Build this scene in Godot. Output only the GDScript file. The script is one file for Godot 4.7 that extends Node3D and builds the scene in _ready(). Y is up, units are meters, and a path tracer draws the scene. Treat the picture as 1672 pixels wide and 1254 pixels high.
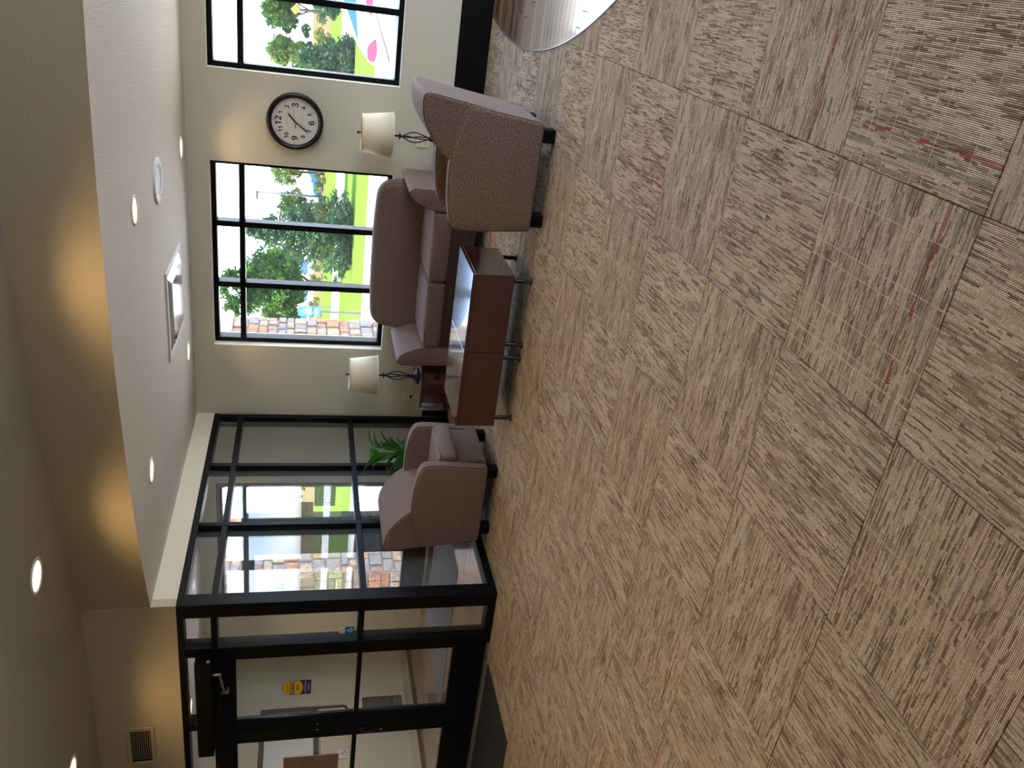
extends Node3D
# A lobby corner seen by a camera that is rolled a quarter turn: x runs along the window wall, y up, z towards the camera.

var rng := RandomNumberGenerator.new()
var M := {}
var used := {}
const GY := -0.15        # the ground outside
const SOFFIT := 2.481
const HIGH := 2.92
const ARC := Vector3(2.906, -6.217, 9.415)   # plan of the curved soffit edge: centre x, centre z, radius
const WOOD := Vector3(8.565, 1.133, 4.791)   # plan of the curved edge between carpet and plank floor

# ---------------------------------------------------------------- helpers: naming
func numbered(called: String) -> String:
	if not used.has(called):
		used[called] = 0
		return called
	used[called] += 1
	return "%s_%03d" % [called, used[called]]

func tag(o: Node, label: String, category: String, group := "", kind := ""):
	if label: o.set_meta("label", label)
	if category: o.set_meta("category", category)
	if group: o.set_meta("group", group)
	if kind: o.set_meta("kind", kind)
	return o

func thing(called: String, at := Vector3.ZERO, turn := 0.0) -> Node3D:
	var o := Node3D.new()
	o.name = numbered(called)
	add_child(o, true)
	o.position = at
	o.rotation.y = turn
	return o

func part(called: String, mesh, mat, parent: Node3D = null, at := Vector3.ZERO) -> MeshInstance3D:
	var o := MeshInstance3D.new()
	o.mesh = mesh.commit() if mesh is SurfaceTool else mesh
	o.material_override = mat
	o.position = at
	if parent == null:
		o.name = numbered(called)
		add_child(o, true)
	else:
		o.name = called
		parent.add_child(o, true)
	return o

func copy_of(o: Node3D) -> Node3D:
	var c: Node3D = o.duplicate()
	var base: String = o.name
	var cut := RegEx.create_from_string("_\\d{3}$").sub(base, "")
	c.name = numbered(cut)
	add_child(c, true)
	return c

# ---------------------------------------------------------------- helpers: shapes
func begin(smooth := false) -> SurfaceTool:
	var st := SurfaceTool.new()
	st.begin(Mesh.PRIMITIVE_TRIANGLES)
	st.set_smooth_group(0 if smooth else -1)
	return st

func done(st: SurfaceTool) -> ArrayMesh:
	st.generate_normals()
	return st.commit()

func tri(st: SurfaceTool, a: Vector3, b: Vector3, c: Vector3) -> void:
	st.add_vertex(a)
	st.add_vertex(c)
	st.add_vertex(b)

func quad(st: SurfaceTool, a: Vector3, b: Vector3, c: Vector3, d: Vector3) -> void:
	tri(st, a, b, c)
	tri(st, a, c, d)

func oquad(st: SurfaceTool, a: Vector3, b: Vector3, c: Vector3, d: Vector3, out: Vector3) -> void:
	if (b - a).cross(c - a).dot(out) >= 0: quad(st, a, b, c, d)
	else: quad(st, a, d, c, b)

# box with chamfered edges
func cbox(st: SurfaceTool, c: Vector3, s: Vector3, b := 0.003, xf := Transform3D()) -> void:
	var h := s * 0.5
	b = minf(b, minf(h.x, minf(h.y, h.z)) * 0.9)
	var pt := func(ax: int, sg: Vector3) -> Vector3:
		var p := Vector3()
		for k in 3: p[k] = sg[k] * (h[k] if k == ax else h[k] - b)
		return xf * (c + p)
	var cc := xf * c
	for ax in 3:
		var i := (ax + 1) % 3
		var j := (ax + 2) % 3
		for s1 in [-1, 1]:
			var q := []
			for ij in [[-1, -1], [1, -1], [1, 1], [-1, 1]]:
				var sg := Vector3()
				sg[ax] = s1; sg[i] = ij[0]; sg[j] = ij[1]
				q.append(pt.call(ax, sg))
			oquad(st, q[0], q[1], q[2], q[3], (q[0] + q[2]) * 0.5 - cc)
			if b <= 0.0: continue
			for s2 in [-1, 1]:     # edges parallel to axis j between faces ax and i
				var e := []
				for k in [-1, 1]:
					var sg := Vector3()
					sg[ax] = s1; sg[i] = s2; sg[j] = k
					e.append(pt.call(ax, sg)); e.append(pt.call(i, sg))
				oquad(st, e[0], e[1], e[3], e[2], (e[0] + e[3]) * 0.5 - cc)
	if b <= 0.0: return
	for x in [-1, 1]:
		for y in [-1, 1]:
			for z in [-1, 1]:
				var sg := Vector3(x, y, z)
				var p: Array = [pt.call(0, sg), pt.call(1, sg), pt.call(2, sg)]
				if (p[1] - p[0]).cross(p[2] - p[0]).dot(p[0] - cc) >= 0: tri(st, p[0], p[1], p[2])
				else: tri(st, p[0], p[2], p[1])

func box2(st: SurfaceTool, lo: Vector3, hi: Vector3, b := 0.003) -> void:
	cbox(st, (lo + hi) * 0.5, (hi - lo).abs(), b)

func boxm(lo: Vector3, hi: Vector3, b := 0.003) -> ArrayMesh:
	var st := begin()
	box2(st, lo, hi, b)
	return done(st)

# soft rounded block, puffed
func cushion(st: SurfaceTool, c: Vector3, s: Vector3, r: float, puff := Vector3.ZERO, n := 8, xf := Transform3D()) -> void:
	var h := s * 0.5
	var coords := []
	for k in 3:
		var l := []
		for t in [1.0, 0.767, 0.577, 0.414, 0.268, 0.132]: l.append(-(h[k] - r) - r * t)
		for t in n + 1: l.append(lerpf(-(h[k] - r), h[k] - r, t / float(n)))
		for t in [0.132, 0.268, 0.414, 0.577, 0.767, 1.0]: l.append((h[k] - r) + r * t)
		coords.append(l)
	var map := func(p: Vector3) -> Vector3:
		var q := Vector3(clampf(p.x, r - h.x, h.x - r), clampf(p.y, r - h.y, h.y - r), clampf(p.z, r - h.z, h.z - r))
		var d := p - q
		if d.length() > 0.0: p = q + d.normalized() * r
		var e := Vector3(p.x / h.x, p.y / h.y, p.z / h.z)
		var w := Vector3(1 - e.x * e.x, 1 - e.y * e.y, 1 - e.z * e.z)
		p += Vector3(puff.x * e.x * w.y * w.z, puff.y * e.y * w.x * w.z, puff.z * e.z * w.x * w.y)
		return xf * (c + p)
	for ax in 3:
		var i := (ax + 1) % 3
		var j := (ax + 2) % 3
		for sg in [-1.0, 1.0]:
			var ci: Array = coords[i]
			var cj: Array = coords[j]
			var grid := []
			for a in ci.size():
				var row := PackedVector3Array()
				for b in cj.size():
					var p := Vector3()
					p[ax] = sg * h[ax]; p[i] = ci[a]; p[j] = cj[b]
					row.append(map.call(p))
				grid.append(row)
			for a in ci.size() - 1:
				for b in cj.size() - 1:
					if sg > 0: quad(st, grid[a][b], grid[a + 1][b], grid[a + 1][b + 1], grid[a][b + 1])
					else: quad(st, grid[a][b], grid[a][b + 1], grid[a + 1][b + 1], grid[a + 1][b])

# outline with rounded corners: pts = [[x, y, radius], ...] counter-clockwise
func rounded(pts: Array, seg := 5) -> PackedVector2Array:
	var out := PackedVector2Array()
	var n := pts.size()
	for k in n:
		var p := Vector2(pts[k][0], pts[k][1])
		var r: float = pts[k][2]
		if r <= 0.0:
			out.append(p)
			continue
		var a := Vector2(pts[(k + n - 1) % n][0], pts[(k + n - 1) % n][1])
		var b := Vector2(pts[(k + 1) % n][0], pts[(k + 1) % n][1])
		var pa := p + (a - p).normalized() * minf(r, (a - p).length() * 0.48)
		var pb := p + (b - p).normalized() * minf(r, (b - p).length() * 0.48)
		for t in seg + 1:
			var u := t / float(seg)
			out.append(pa.lerp(p, u).lerp(p.lerp(pb, u), u))
	return out

func insetted(poly: PackedVector2Array, d: float) -> PackedVector2Array:
	var out := PackedVector2Array()
	var n := poly.size()
	for k in n:
		var e1 := (poly[k] - poly[(k + n - 1) % n]).normalized()
		var e2 := (poly[(k + 1) % n] - poly[k]).normalized()
		var nn := Vector2(-e1.y - e2.y, e1.x + e2.x)
		if nn.length() < 0.01: nn = Vector2(-e1.y, e1.x)
		nn = nn.normalized()
		var cs := maxf(0.5, nn.dot(Vector2(-e1.y, e1.x)))
		out.append(poly[k] + nn * d / cs)
	return out

# polygon (x, y; counter-clockwise) drawn out along z from z0 to z1, edges rounded by r
func prism(st: SurfaceTool, poly: PackedVector2Array, z0: float, z1: float, r := 0.0, xf := Transform3D(), seg := 4, dome := 0.0) -> void:
	var rings := []
	if r <= 0.0:
		rings = [[poly, z0], [poly, z1]]
	else:
		for k in seg + 1:
			var a := k / float(seg) * PI / 2
			rings.append([insetted(poly, r * (1 - sin(a))), z0 + r * (1 - cos(a))])
		for k in seg + 1:
			var a := (1 - k / float(seg)) * PI / 2
			rings.append([insetted(poly, r * (1 - sin(a))), z1 - r * (1 - cos(a))])
	var n := poly.size()
	for k in rings.size() - 1:
		var A: PackedVector2Array = rings[k][0]
		var B: PackedVector2Array = rings[k + 1][0]
		var za: float = rings[k][1]
		var zb: float = rings[k + 1][1]
		for i in n:
			var j := (i + 1) % n
			quad(st, xf * Vector3(A[i].x, A[i].y, za), xf * Vector3(A[j].x, A[j].y, za), xf * Vector3(B[j].x, B[j].y, zb), xf * Vector3(B[i].x, B[i].y, zb))
	for e in [0, rings.size() - 1]:
		var P: PackedVector2Array = rings[e][0].duplicate()
		var z: float = rings[e][1]
		var ix := Geometry2D.triangulate_polygon(P)
		if ix.is_empty():     # an outline that folds at a tight corner: a fan from its middle
			var mid := Vector2()
			for q in P: mid += q / P.size()
			for i in n:
				ix.append(n); ix.append(i); ix.append((i + 1) % n)
			P = P.duplicate()
			P.append(mid)
		for t in range(0, ix.size(), 3):
			var a := Vector3(P[ix[t]].x, P[ix[t]].y, z)
			var b := Vector3(P[ix[t + 1]].x, P[ix[t + 1]].y, z)
			var c := Vector3(P[ix[t + 2]].x, P[ix[t + 2]].y, z)
			var up := (b - a).cross(c - a).z > 0
			if up == (e != 0): tri(st, xf * a, xf * b, xf * c)
			else: tri(st, xf * a, xf * c, xf * b)

# turned shape: profile of (radius, height) from bottom to top
func lathe(st: SurfaceTool, prof: Array, seg := 24, at := Vector3.ZERO, xf := Transform3D()) -> void:
	for k in prof.size() - 1:
		var a: Vector2 = prof[k]
		var b: Vector2 = prof[k + 1]
		for i in seg:
			var t0 := TAU * i / seg
			var t1 := TAU * (i + 1) / seg
			var p := func(v: Vector2, t: float) -> Vector3: return xf * (at + Vector3(v.x * cos(t), v.y, -v.x * sin(t)))
			if a.x > 1e-5: tri(st, p.call(a, t0), p.call(a, t1), p.call(b, t1))
			if b.x > 1e-5: tri(st, p.call(a, t0), p.call(b, t1), p.call(b, t0))

func tube(st: SurfaceTool, pts: Array, r: float, seg := 8, closed := false, taper := 1.0) -> void:
	var n := pts.size()
	var rings := []
	var up := Vector3(0.13, 0.97, 0.21).normalized()
	for k in n:
		var a: Vector3 = pts[(k + n - 1) % n] if (closed or k > 0) else pts[k]
		var b: Vector3 = pts[(k + 1) % n] if (closed or k < n - 1) else pts[k]
		var d := (b - a).normalized()
		var u := up - d * up.dot(d)
		if u.length() < 0.05: u = Vector3.RIGHT - d * d.x
		u = u.normalized()
		up = u
		var v := d.cross(u)
		var ring := PackedVector3Array()
		var rr := r * lerpf(1.0, taper, k / float(maxi(1, n - 1)))
		for i in seg:
			var t := TAU * i / seg
			ring.append(pts[k] + (u * cos(t) + v * sin(t)) * rr)
		rings.append(ring)
	for k in (n if closed else n - 1):
		var A: PackedVector3Array = rings[k]
		var B: PackedVector3Array = rings[(k + 1) % n]
		for i in seg:
			var j := (i + 1) % seg
			quad(st, A[i], A[j], B[j], B[i])
	if not closed:
		for i in range(1, seg - 1):
			tri(st, rings[0][0], rings[0][i + 1], rings[0][i])
			tri(st, rings[n - 1][0], rings[n - 1][i], rings[n - 1][i + 1])

func text(called: String, what: String, size: float, mat, parent: Node3D, at: Vector3, rot := Vector3.ZERO, depth := 0.002, font := "Droid Sans", bold := false) -> MeshInstance3D:
	var t := TextMesh.new()
	var f := SystemFont.new()
	f.font_names = PackedStringArray([font])
	if bold: f.font_weight = 700
	t.font = f
	t.text = what
	t.font_size = 64
	t.pixel_size = size / 64.0
	t.depth = depth
	t.curve_step = 2.0
	var o := part(called, t, mat, parent, at)
	o.rotation = rot
	return o

# ---------------------------------------------------------------- helpers: materials
func mat(called: String, c: Color, rough := 0.8, metal := 0.0) -> StandardMaterial3D:
	var m := StandardMaterial3D.new()
	m.resource_name = called
	m.albedo_color = c
	m.roughness = rough
	m.metallic = metal
	M[called] = m
	return m

func rgb(r: int, g: int, b: int) -> Color:
	return Color8(r, g, b)

func noise_tex(freq: float, size := 256, octaves := 3, normal := false, strength := 2.0, seed_ := 1, ramp: Gradient = null, kind := FastNoiseLite.TYPE_SIMPLEX_SMOOTH) -> NoiseTexture2D:
	var n := FastNoiseLite.new()
	n.noise_type = kind
	n.frequency = freq
	n.fractal_octaves = octaves
	n.seed = seed_
	var t := NoiseTexture2D.new()
	t.width = size
	t.height = size
	t.seamless = true
	t.noise = n
	t.as_normal_map = normal
	t.bump_strength = strength
	if ramp: t.color_ramp = ramp
	return t

func ramp(cs: Array) -> Gradient:
	var g := Gradient.new()
	var off := PackedFloat32Array()
	var col := PackedColorArray()
	for c in cs:
		off.append(c[0]); col.append(c[1])
	g.offsets = off
	g.colors = col
	return g

func triplanar(m: StandardMaterial3D, scale: float, world := true) -> void:
	m.uv1_triplanar = true
	m.uv1_world_triplanar = world
	m.uv1_scale = Vector3.ONE * scale

func emitting(called: String, c: Color, e: float) -> StandardMaterial3D:
	var m := mat(called, c, 0.6)
	m.emission_enabled = true
	m.emission = c
	m.emission_energy_multiplier = e
	return m

func glass(called: String, tint: Color, alpha: float) -> StandardMaterial3D:
	var m := mat(called, Color(tint.r, tint.g, tint.b, alpha), 0.0)
	m.transparency = BaseMaterial3D.TRANSPARENCY_ALPHA
	m.metallic_specular = 0.5
	return m

# straight grain along u
func wood_tex(w: int, h: int, base: Color, dark: Color, seed_: int, fine := 1.0) -> ImageTexture:
	var n := FastNoiseLite.new()
	n.seed = seed_
	n.frequency = 0.02
	n.fractal_octaves = 4
	var n2 := FastNoiseLite.new()
	n2.seed = seed_ + 7
	n2.frequency = 0.01
	var by := PackedByteArray()
	by.resize(w * h * 3)
	var i := 0
	for y in h:
		for x in w:
			var t := 0.5 + 0.5 * n.get_noise_2d(x * 0.12, y * 2.2 * fine)
			var t2 := 0.5 + 0.5 * n2.get_noise_2d(x * 0.25, y * 1.0)
			var k := clampf(0.75 * t + 0.45 * t2 - 0.1, 0, 1)
			by[i] = int(lerpf(dark.r, base.r, k) * 255)
			by[i + 1] = int(lerpf(dark.g, base.g, k) * 255)
			by[i + 2] = int(lerpf(dark.b, base.b, k) * 255)
			i += 3
	return ImageTexture.create_from_image(Image.create_from_data(w, h, false, Image.FORMAT_RGB8, by))

# one woven carpet tile: rows run along v (down the picture); colour and the relief of its loops
func carpet_tex(seed_: int, red: bool, blocky: float) -> Array:
	var PER := 4
	var rows := 128
	var S := PER * rows
	var r := RandomNumberGenerator.new()
	r.seed = seed_
	var big := FastNoiseLite.new()
	big.seed = seed_ + 3
	big.frequency = 0.011
	big.fractal_octaves = 2
	var light := Color8(212, 192, 166)
	var mid := Color8(180, 159, 134)
	var dark := Color8(104, 86, 68)
	var redc := Color8(150, 66, 58)
	var grey := Color8(126, 122, 110)
	var redrow := r.randi_range(10, rows - 12) if red else -99
	var greyrow := r.randi_range(6, rows - 10)
	var by := PackedByteArray()
	by.resize(S * S * 3)
	var hy := PackedByteArray()
	hy.resize(S * S)
	var cols := []
	var cuts := []
	for k in 8: cuts.append(r.randi_range(0, S))
	# each row is a run of long and short dashes
	for row in rows:
		var line := PackedFloat32Array()
		line.resize(S)
		var at := 0
		while at < S:
			var cluster := 0.5 + 0.5 * big.get_noise_2d(row * 4.0, at * 0.3)
			var is_dark := r.randf() < 0.16 + 0.62 * cluster * cluster
			var n := int(r.randf_range(8, 64)) if is_dark else int(r.randf_range(12, 90))
			var v := r.randf_range(0.08, 0.48) if is_dark else r.randf_range(0.55, 1.0) - 0.25 * cluster
			for k in n:
				if at + k < S: line[at + k] = v
			at += n
		cols.append(line)
	var profile := [0.66, 1.0, 1.06, 0.94]
	var height := [20, 190, 245, 150]
	for y in S:
		for row in rows:
			var v: float = cols[row][y]
			if blocky > 0.0:
				for cc in cuts:
					if absi(y - cc) < 2: v = lerpf(v, 0.95, blocky)
			var c := dark.lerp(mid, clampf(v * 1.7, 0, 1)).lerp(light, clampf(v * 1.8 - 0.85, 0, 1))
			if row >= redrow and row < redrow + 3 and big.get_noise_2d(row * 31.0, y * 0.8 + 300) > 0.0: c = c.lerp(redc, 0.7)
			if row >= greyrow and row < greyrow + 3 and big.get_noise_2d(77.0, y * 0.6) > 0.1: c = c.lerp(grey, 0.55)
			var loop := 1.0 + r.randf_range(-0.13, 0.13)
			for k in PER:
				var s: float = loop * profile[k]
				var x := row * PER + k
				var i := (y * S + x) * 3
				by[i] = clampi(int(c.r * s * 255), 0, 255)
				by[i + 1] = clampi(int(c.g * s * 255), 0, 255)
				by[i + 2] = clampi(int(c.b * s * 255), 0, 255)
				hy[y * S + x] = clampi(int(height[k] * (0.55 + 0.45 * loop)), 0, 255)
	return [ImageTexture.create_from_image(Image.create_from_data(S, S, false, Image.FORMAT_RGB8, by)), ImageTexture.create_from_image(Image.create_from_data(S, S, false, Image.FORMAT_L8, hy))]

func make_materials() -> void:
	var plaster := noise_tex(0.06, 512, 3, true, 3.0, 5)
	for d in [["wall", rgb(212, 205, 182)], ["wall_pale", rgb(222, 214, 190)], ["soffit", rgb(212, 200, 182)], ["fascia", rgb(190, 176, 146)], ["high_ceiling", rgb(172, 164, 148)]]:
		var m := mat(d[0], d[1], 0.75)
		m.normal_enabled = true
		m.normal_texture = plaster
		m.normal_scale = 0.55 if d[0] != "soffit" else 0.9
		triplanar(m, 2.2)
	mat("white_paint", rgb(226, 224, 216), 0.6)
	var b := mat("black_metal", rgb(7, 7, 9), 0.45)
	b.metallic_specular = 0.3
	mat("black_matte", rgb(6, 6, 7), 0.6)
	M.black_matte.metallic_specular = 0.3
	mat("black_plastic", rgb(14, 14, 15), 0.35)
	mat("bronze_iron", rgb(34, 28, 25), 0.4, 0.5)
	mat("steel", rgb(170, 172, 176), 0.28, 0.9)
	mat("mirror_metal", rgb(232, 236, 238), 0.12, 1.0)
	glass("pane", Color(0.93, 0.97, 0.96), 0.04)
	glass("tinted_pane", Color(0.8, 0.86, 0.86), 0.05)
	# upholstery
	var weave := noise_tex(0.25, 512, 2, true, 5.0, 11)
	var fleck := noise_tex(0.11, 512, 2, false, 1.0, 12, ramp([[0.0, rgb(64, 49, 42)], [0.4, rgb(118, 100, 90)], [0.58, rgb(150, 132, 120)], [1.0, rgb(226, 212, 202)]]))
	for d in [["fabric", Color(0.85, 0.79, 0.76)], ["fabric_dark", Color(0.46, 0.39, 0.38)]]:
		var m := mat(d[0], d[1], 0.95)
		m.albedo_texture = fleck
		m.normal_enabled = true
		m.normal_texture = weave
		m.normal_scale = 0.7
		m.rim_enabled = true
		m.rim = 0.6
		m.rim_tint = 0.6
		triplanar(m, 1.9, false)
	mat("piping", rgb(74, 56, 50), 0.9)
	# cherry laminate of the tables
	var cherry := mat("cherry", Color.WHITE, 0.2)
	cherry.albedo_texture = wood_tex(512, 256, rgb(76, 31, 32), rgb(54, 19, 22), 21)
	cherry.clearcoat_enabled = true
	cherry.clearcoat = 1.0
	cherry.clearcoat_roughness = 0.08
	triplanar(cherry, 0.9, false)
	# plank floors
	var planks := [[rgb(150, 118, 92), rgb(112, 82, 60)], [rgb(128, 96, 72), rgb(92, 66, 48)], [rgb(166, 134, 106), rgb(128, 98, 72)], [rgb(110, 84, 66), rgb(80, 58, 44)]]
	for k in 4:
		var m := mat("plank%d" % k, Color.WHITE, 0.2)
		m.albedo_texture = wood_tex(512, 64, planks[k][0], planks[k][1], 40 + k)
		m.clearcoat_enabled = true
		m.clearcoat = 0.7
		m.clearcoat_roughness = 0.10
	# carpet tiles
	for k in 6:
		var t := carpet_tex(100 + k * 17, k % 3 == 0, [0.0, 0.5, 0.0, 0.8, 0.25, 0.0][k])
		var m := mat("carpet%d" % k, Color.WHITE, 0.97)
		m.albedo_texture = t[0]
		m.heightmap_enabled = true
		m.heightmap_texture = t[1]
		m.heightmap_scale = 0.16
		m.metallic_specular = 0.15
	mat("carpet_edge", rgb(92, 74, 56), 0.95)
	var rib := mat("ribbed_mat", rgb(150, 150, 152), 0.95)
	rib.albedo_texture = noise_tex(0.2, 256, 2, false, 1, 9, ramp([[0, rgb(190, 190, 190)], [1, rgb(250, 250, 250)]]))
	triplanar(rib, 4.0)
	mat("door_mat", rgb(30, 33, 32), 0.98)
	# lamps
	var shade := mat("lamp_shade", rgb(238, 226, 196), 0.9)
	shade.backlight_enabled = true
	shade.backlight = Color(0.5, 0.46, 0.36)
	emitting("downlight_glow", Color(1.0, 0.87, 0.60), 1.6)
	# outdoors
	var grass := mat("grass", Color.WHITE, 0.9)
	grass.albedo_texture = noise_tex(0.05, 512, 4, false, 1, 31, ramp([[0.0, rgb(58, 78, 26)], [0.5, rgb(74, 94, 32)], [1.0, rgb(94, 112, 44)]]))
	triplanar(grass, 0.35)
	var conc := mat("concrete", Color.WHITE, 0.9)
	conc.albedo_texture = noise_tex(0.03, 256, 4, false, 1, 33, ramp([[0.0, rgb(196, 190, 182)], [1.0, rgb(224, 219, 212)]]))
	triplanar(conc, 0.4)
	mat("asphalt", rgb(150, 148, 150), 0.9)
	mat("dry_ground", rgb(86, 76, 50), 0.95)
	mat("mortar", rgb(104, 98, 92), 0.95)
	var st_cols := [rgb(158, 132, 108), rgb(164, 112, 78), rgb(136, 122, 112), rgb(168, 144, 112), rgb(150, 108, 90), rgb(132, 122, 118)]
	for k in 6:
		var m := mat("stone%d" % k, st_cols[k], 0.9)
		m.albedo_texture = noise_tex(0.02, 128, 3, false, 1, 60 + k, ramp([[0.0, Color(0.78, 0.76, 0.74)], [1.0, Color(1, 1, 1)]]))
		m.normal_enabled = true
		m.normal_texture = noise_tex(0.05, 128, 3, true, 5.0, 70) if k == 0 else M.stone0.normal_texture
		triplanar(m, 2.5)
	mat("bark", rgb(66, 52, 42), 0.95)
	mat("leaf_green", rgb(36, 66, 30), 0.8)
	mat("leaf_light", rgb(70, 98, 36), 0.8)
	mat("leaf_olive", rgb(84, 94, 44), 0.8)
	mat("needle_blue", rgb(26, 50, 48), 0.85)
	mat("needle_green", rgb(58, 84, 60), 0.85)
	mat("dry_shrub", rgb(104, 86, 48), 0.9)
	mat("flower", rgb(230, 130, 60), 0.8)
	for k in ["grass", "dry_shrub", "dry_ground", "concrete", "bark"]: M[k].specular_mode = BaseMaterial3D.SPECULAR_DISABLED
	for k in ["leaf_green", "leaf_light", "leaf_olive", "needle_blue", "needle_green"]:
		M[k].specular_mode = BaseMaterial3D.SPECULAR_DISABLED
		M[k].albedo_color = M[k].albedo_color.darkened(0.12)
		M[k].backlight_enabled = true
		M[k].backlight = Color(0.22, 0.3, 0.08)
	var hp := mat("house_leaf", rgb(54, 112, 40), 0.35)
	hp.backlight_enabled = true
	hp.backlight = Color(0.3, 0.45, 0.1)
	mat("car_white", rgb(238, 240, 244), 0.25)
	mat("car_blue", rgb(34, 84, 164), 0.25)
	mat("car_grey", rgb(150, 160, 180), 0.3)
	mat("car_red", rgb(214, 40, 70), 0.35)
	mat("car_glass", rgb(60, 96, 150), 0.1)
	mat("tyre", rgb(30, 30, 32), 0.9)
	mat("sign_blue", rgb(24, 120, 190), 0.5)
	mat("sign_white", rgb(240, 242, 244), 0.5)
	mat("sign_yellow", rgb(244, 196, 20), 0.5)
	mat("sign_red", rgb(190, 30, 48), 0.5)
	mat("sign_navy", rgb(34, 44, 104), 0.5)
	mat("pole_grey", rgb(62, 65, 68), 0.6)
	mat("paper_green", rgb(150, 186, 166), 0.8)
	mat("print_dark", rgb(60, 84, 74), 0.8)
	mat("dial", rgb(222, 216, 206), 0.55)
	mat("ink", rgb(20, 19, 20), 0.6)
	mat("print_grey", rgb(140, 134, 128), 0.7)
	mat("outlet_ivory", rgb(236, 226, 180), 0.4)
	mat("terracotta", rgb(116, 78, 60), 0.8)

# ---------------------------------------------------------------- the room
func floors() -> void:
	var fl := part("floor", boxm(Vector3(-5.1, -0.25, -0.3), Vector3(7.7, -0.008, 10.6), 0.0), M.carpet_edge)
	tag(fl, "brown and beige striped carpet tile floor laid in a quarter turn pattern", "floor", "", "structure")
	var r := RandomNumberGenerator.new()
	r.seed = 5
	var P := 0.598
	var x0 := 3.925 - P * 12
	var z0 := 5.948 - P * 10
	var cache := {}
	var circle := PackedVector2Array()
	for k in 180:
		var t := TAU * k / 180
		circle.append(Vector2(WOOD.x + WOOD.z * cos(t), WOOD.y + WOOD.z * sin(t)))
	for ix in range(0, 17):
		for iz in range(-1, 14):
			var lo := Vector2(x0 + ix * P, z0 + iz * P)
			var c := lo + Vector2(P, P) * 0.5
			var g := 0.0007
			var polys := [PackedVector2Array([lo + Vector2(g, g), lo + Vector2(P - g, g), lo + Vector2(P - g, P - g), lo + Vector2(g, P - g)])]
			# keep to the lobby: right of the glass partition, or in front of the entry wall
			var room := PackedVector2Array([Vector2(0.002, 0.002), Vector2(7.59, 0.002), Vector2(7.59, 8.4), Vector2(-3.2, 8.4), Vector2(-3.2, 2.742), Vector2(0.002, 2.742)])
			var kept := []
			for p in polys: kept += Geometry2D.intersect_polygons(p, room)
			var kept2 := []
			for p in kept: kept2 += Geometry2D.clip_polygons(p, circle)
			# parity: rows of the tile run along z where ix + iz is even (ix = 12, iz = 9 is such a tile)
			var along_z := (ix + iz) % 2 != 0
			var turn := (0 if along_z else 1) + (2 if r.randf() < 0.5 else 0)
			var which := r.randi() % 6
			for p: PackedVector2Array in kept2:
				if absf(area(p)) < 0.002: continue
				var whole := p.size() == 4 and absf(absf(area(p)) - (P - 2 * g) * (P - 2 * g)) < 1e-5
				var mesh: ArrayMesh = cache[turn] if whole and cache.has(turn) else tile_mesh(p, c, P, turn)
				if whole: cache[turn] = mesh
				part("carpet_tile", mesh, M["carpet%d" % which], fl, Vector3(c.x, 0, c.y))
	# plank floor to the right, inside the curved edge
	var wf := part("floor", boxm(Vector3(3.7, -0.03, 0.0), Vector3(7.6, -0.007, 5.9), 0.0), M.carpet_edge)
	tag(wf, "glossy brown wood plank floor inside the curved edge at right", "floor", "", "structure")
	planks(wf, circle, Rect2(3.7, 0.0, 3.89, 5.8), 0.089, 1.1, 3)
	var st := begin(true)
	var arc := []
	for k in range(0, 61):
		var t := PI - 0.25 + k / 60.0 * -0.0 + (k / 60.0 - 0.0) * 0.0
		t = lerpf(PI + 0.236, PI - 1.25, k / 60.0)
		var p := Vector3(WOOD.x + WOOD.z * cos(t), 0.0, WOOD.y + WOOD.z * sin(t))
		if p.z > 0.01 and p.x < 7.6: arc.append(p)
	tube(st, arc, 0.005, 6)
	var ed := part("trim", done(st), M.steel)
	tag(ed, "thin bright metal strip along the curved carpet edge", "floor trim", "", "structure")
	# vestibule planks and mat
	var vf := part("floor", boxm(Vector3(-4.17, -0.06, -1.0), Vector3(0.0, -0.006, 2.74), 0.0), M.carpet_edge)
	tag(vf, "grey brown wood plank floor of the glazed vestibule", "floor", "", "structure")
	planks(vf, PackedVector2Array(), Rect2(-4.16, -0.94, 4.05, 3.57), 0.15, 1.2, 8)

func area(p: PackedVector2Array) -> float:
	var s := 0.0
	for k in p.size():
		var a := p[k]
		var b := p[(k + 1) % p.size()]
		s += a.x * b.y - b.x * a.y
	return s * 0.5

func tile_mesh(p: PackedVector2Array, c: Vector2, P: float, turn: int) -> ArrayMesh:
	var st := begin()
	var uv := func(q: Vector2) -> Vector2:
		return (q / P).rotated(turn * PI / 2) + Vector2(0.5, 0.5)
	var pts := PackedVector2Array()
	for q in p: pts.append(q - c)
	if area(pts) < 0: pts.reverse()
	var top := insetted(pts, 0.0013) if pts.size() < 12 else pts
	var ix := Geometry2D.triangulate_polygon(top)
	for t in range(0, ix.size(), 3):
		var a := top[ix[t]]
		var b := top[ix[t + 1]]
		var d := top[ix[t + 2]]
		if (b - a).cross(d - a) > 0:   # seen from above (x right, z down) this is clockwise
			var e := b
			b = d
			d = e
		for q in [a, d, b]:
			st.set_uv(uv.call(q))
			st.add_vertex(Vector3(q.x, 0, q.y))
	for k in pts.size():
		var j := (k + 1) % pts.size()
		var A := [Vector3(top[k].x, 0, top[k].y), Vector3(top[j].x, 0, top[j].y), Vector3(pts[j].x, -0.006, pts[j].y), Vector3(pts[k].x, -0.006, pts[k].y)]
		var U := [uv.call(top[k]), uv.call(top[j]), uv.call(pts[j]), uv.call(pts[k])]
		for q in [0, 2, 1, 0, 3, 2]:
			st.set_uv(U[q])
			st.add_vertex(A[q])
	st.generate_normals()
	st.generate_tangents()
	return st.commit()

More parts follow.
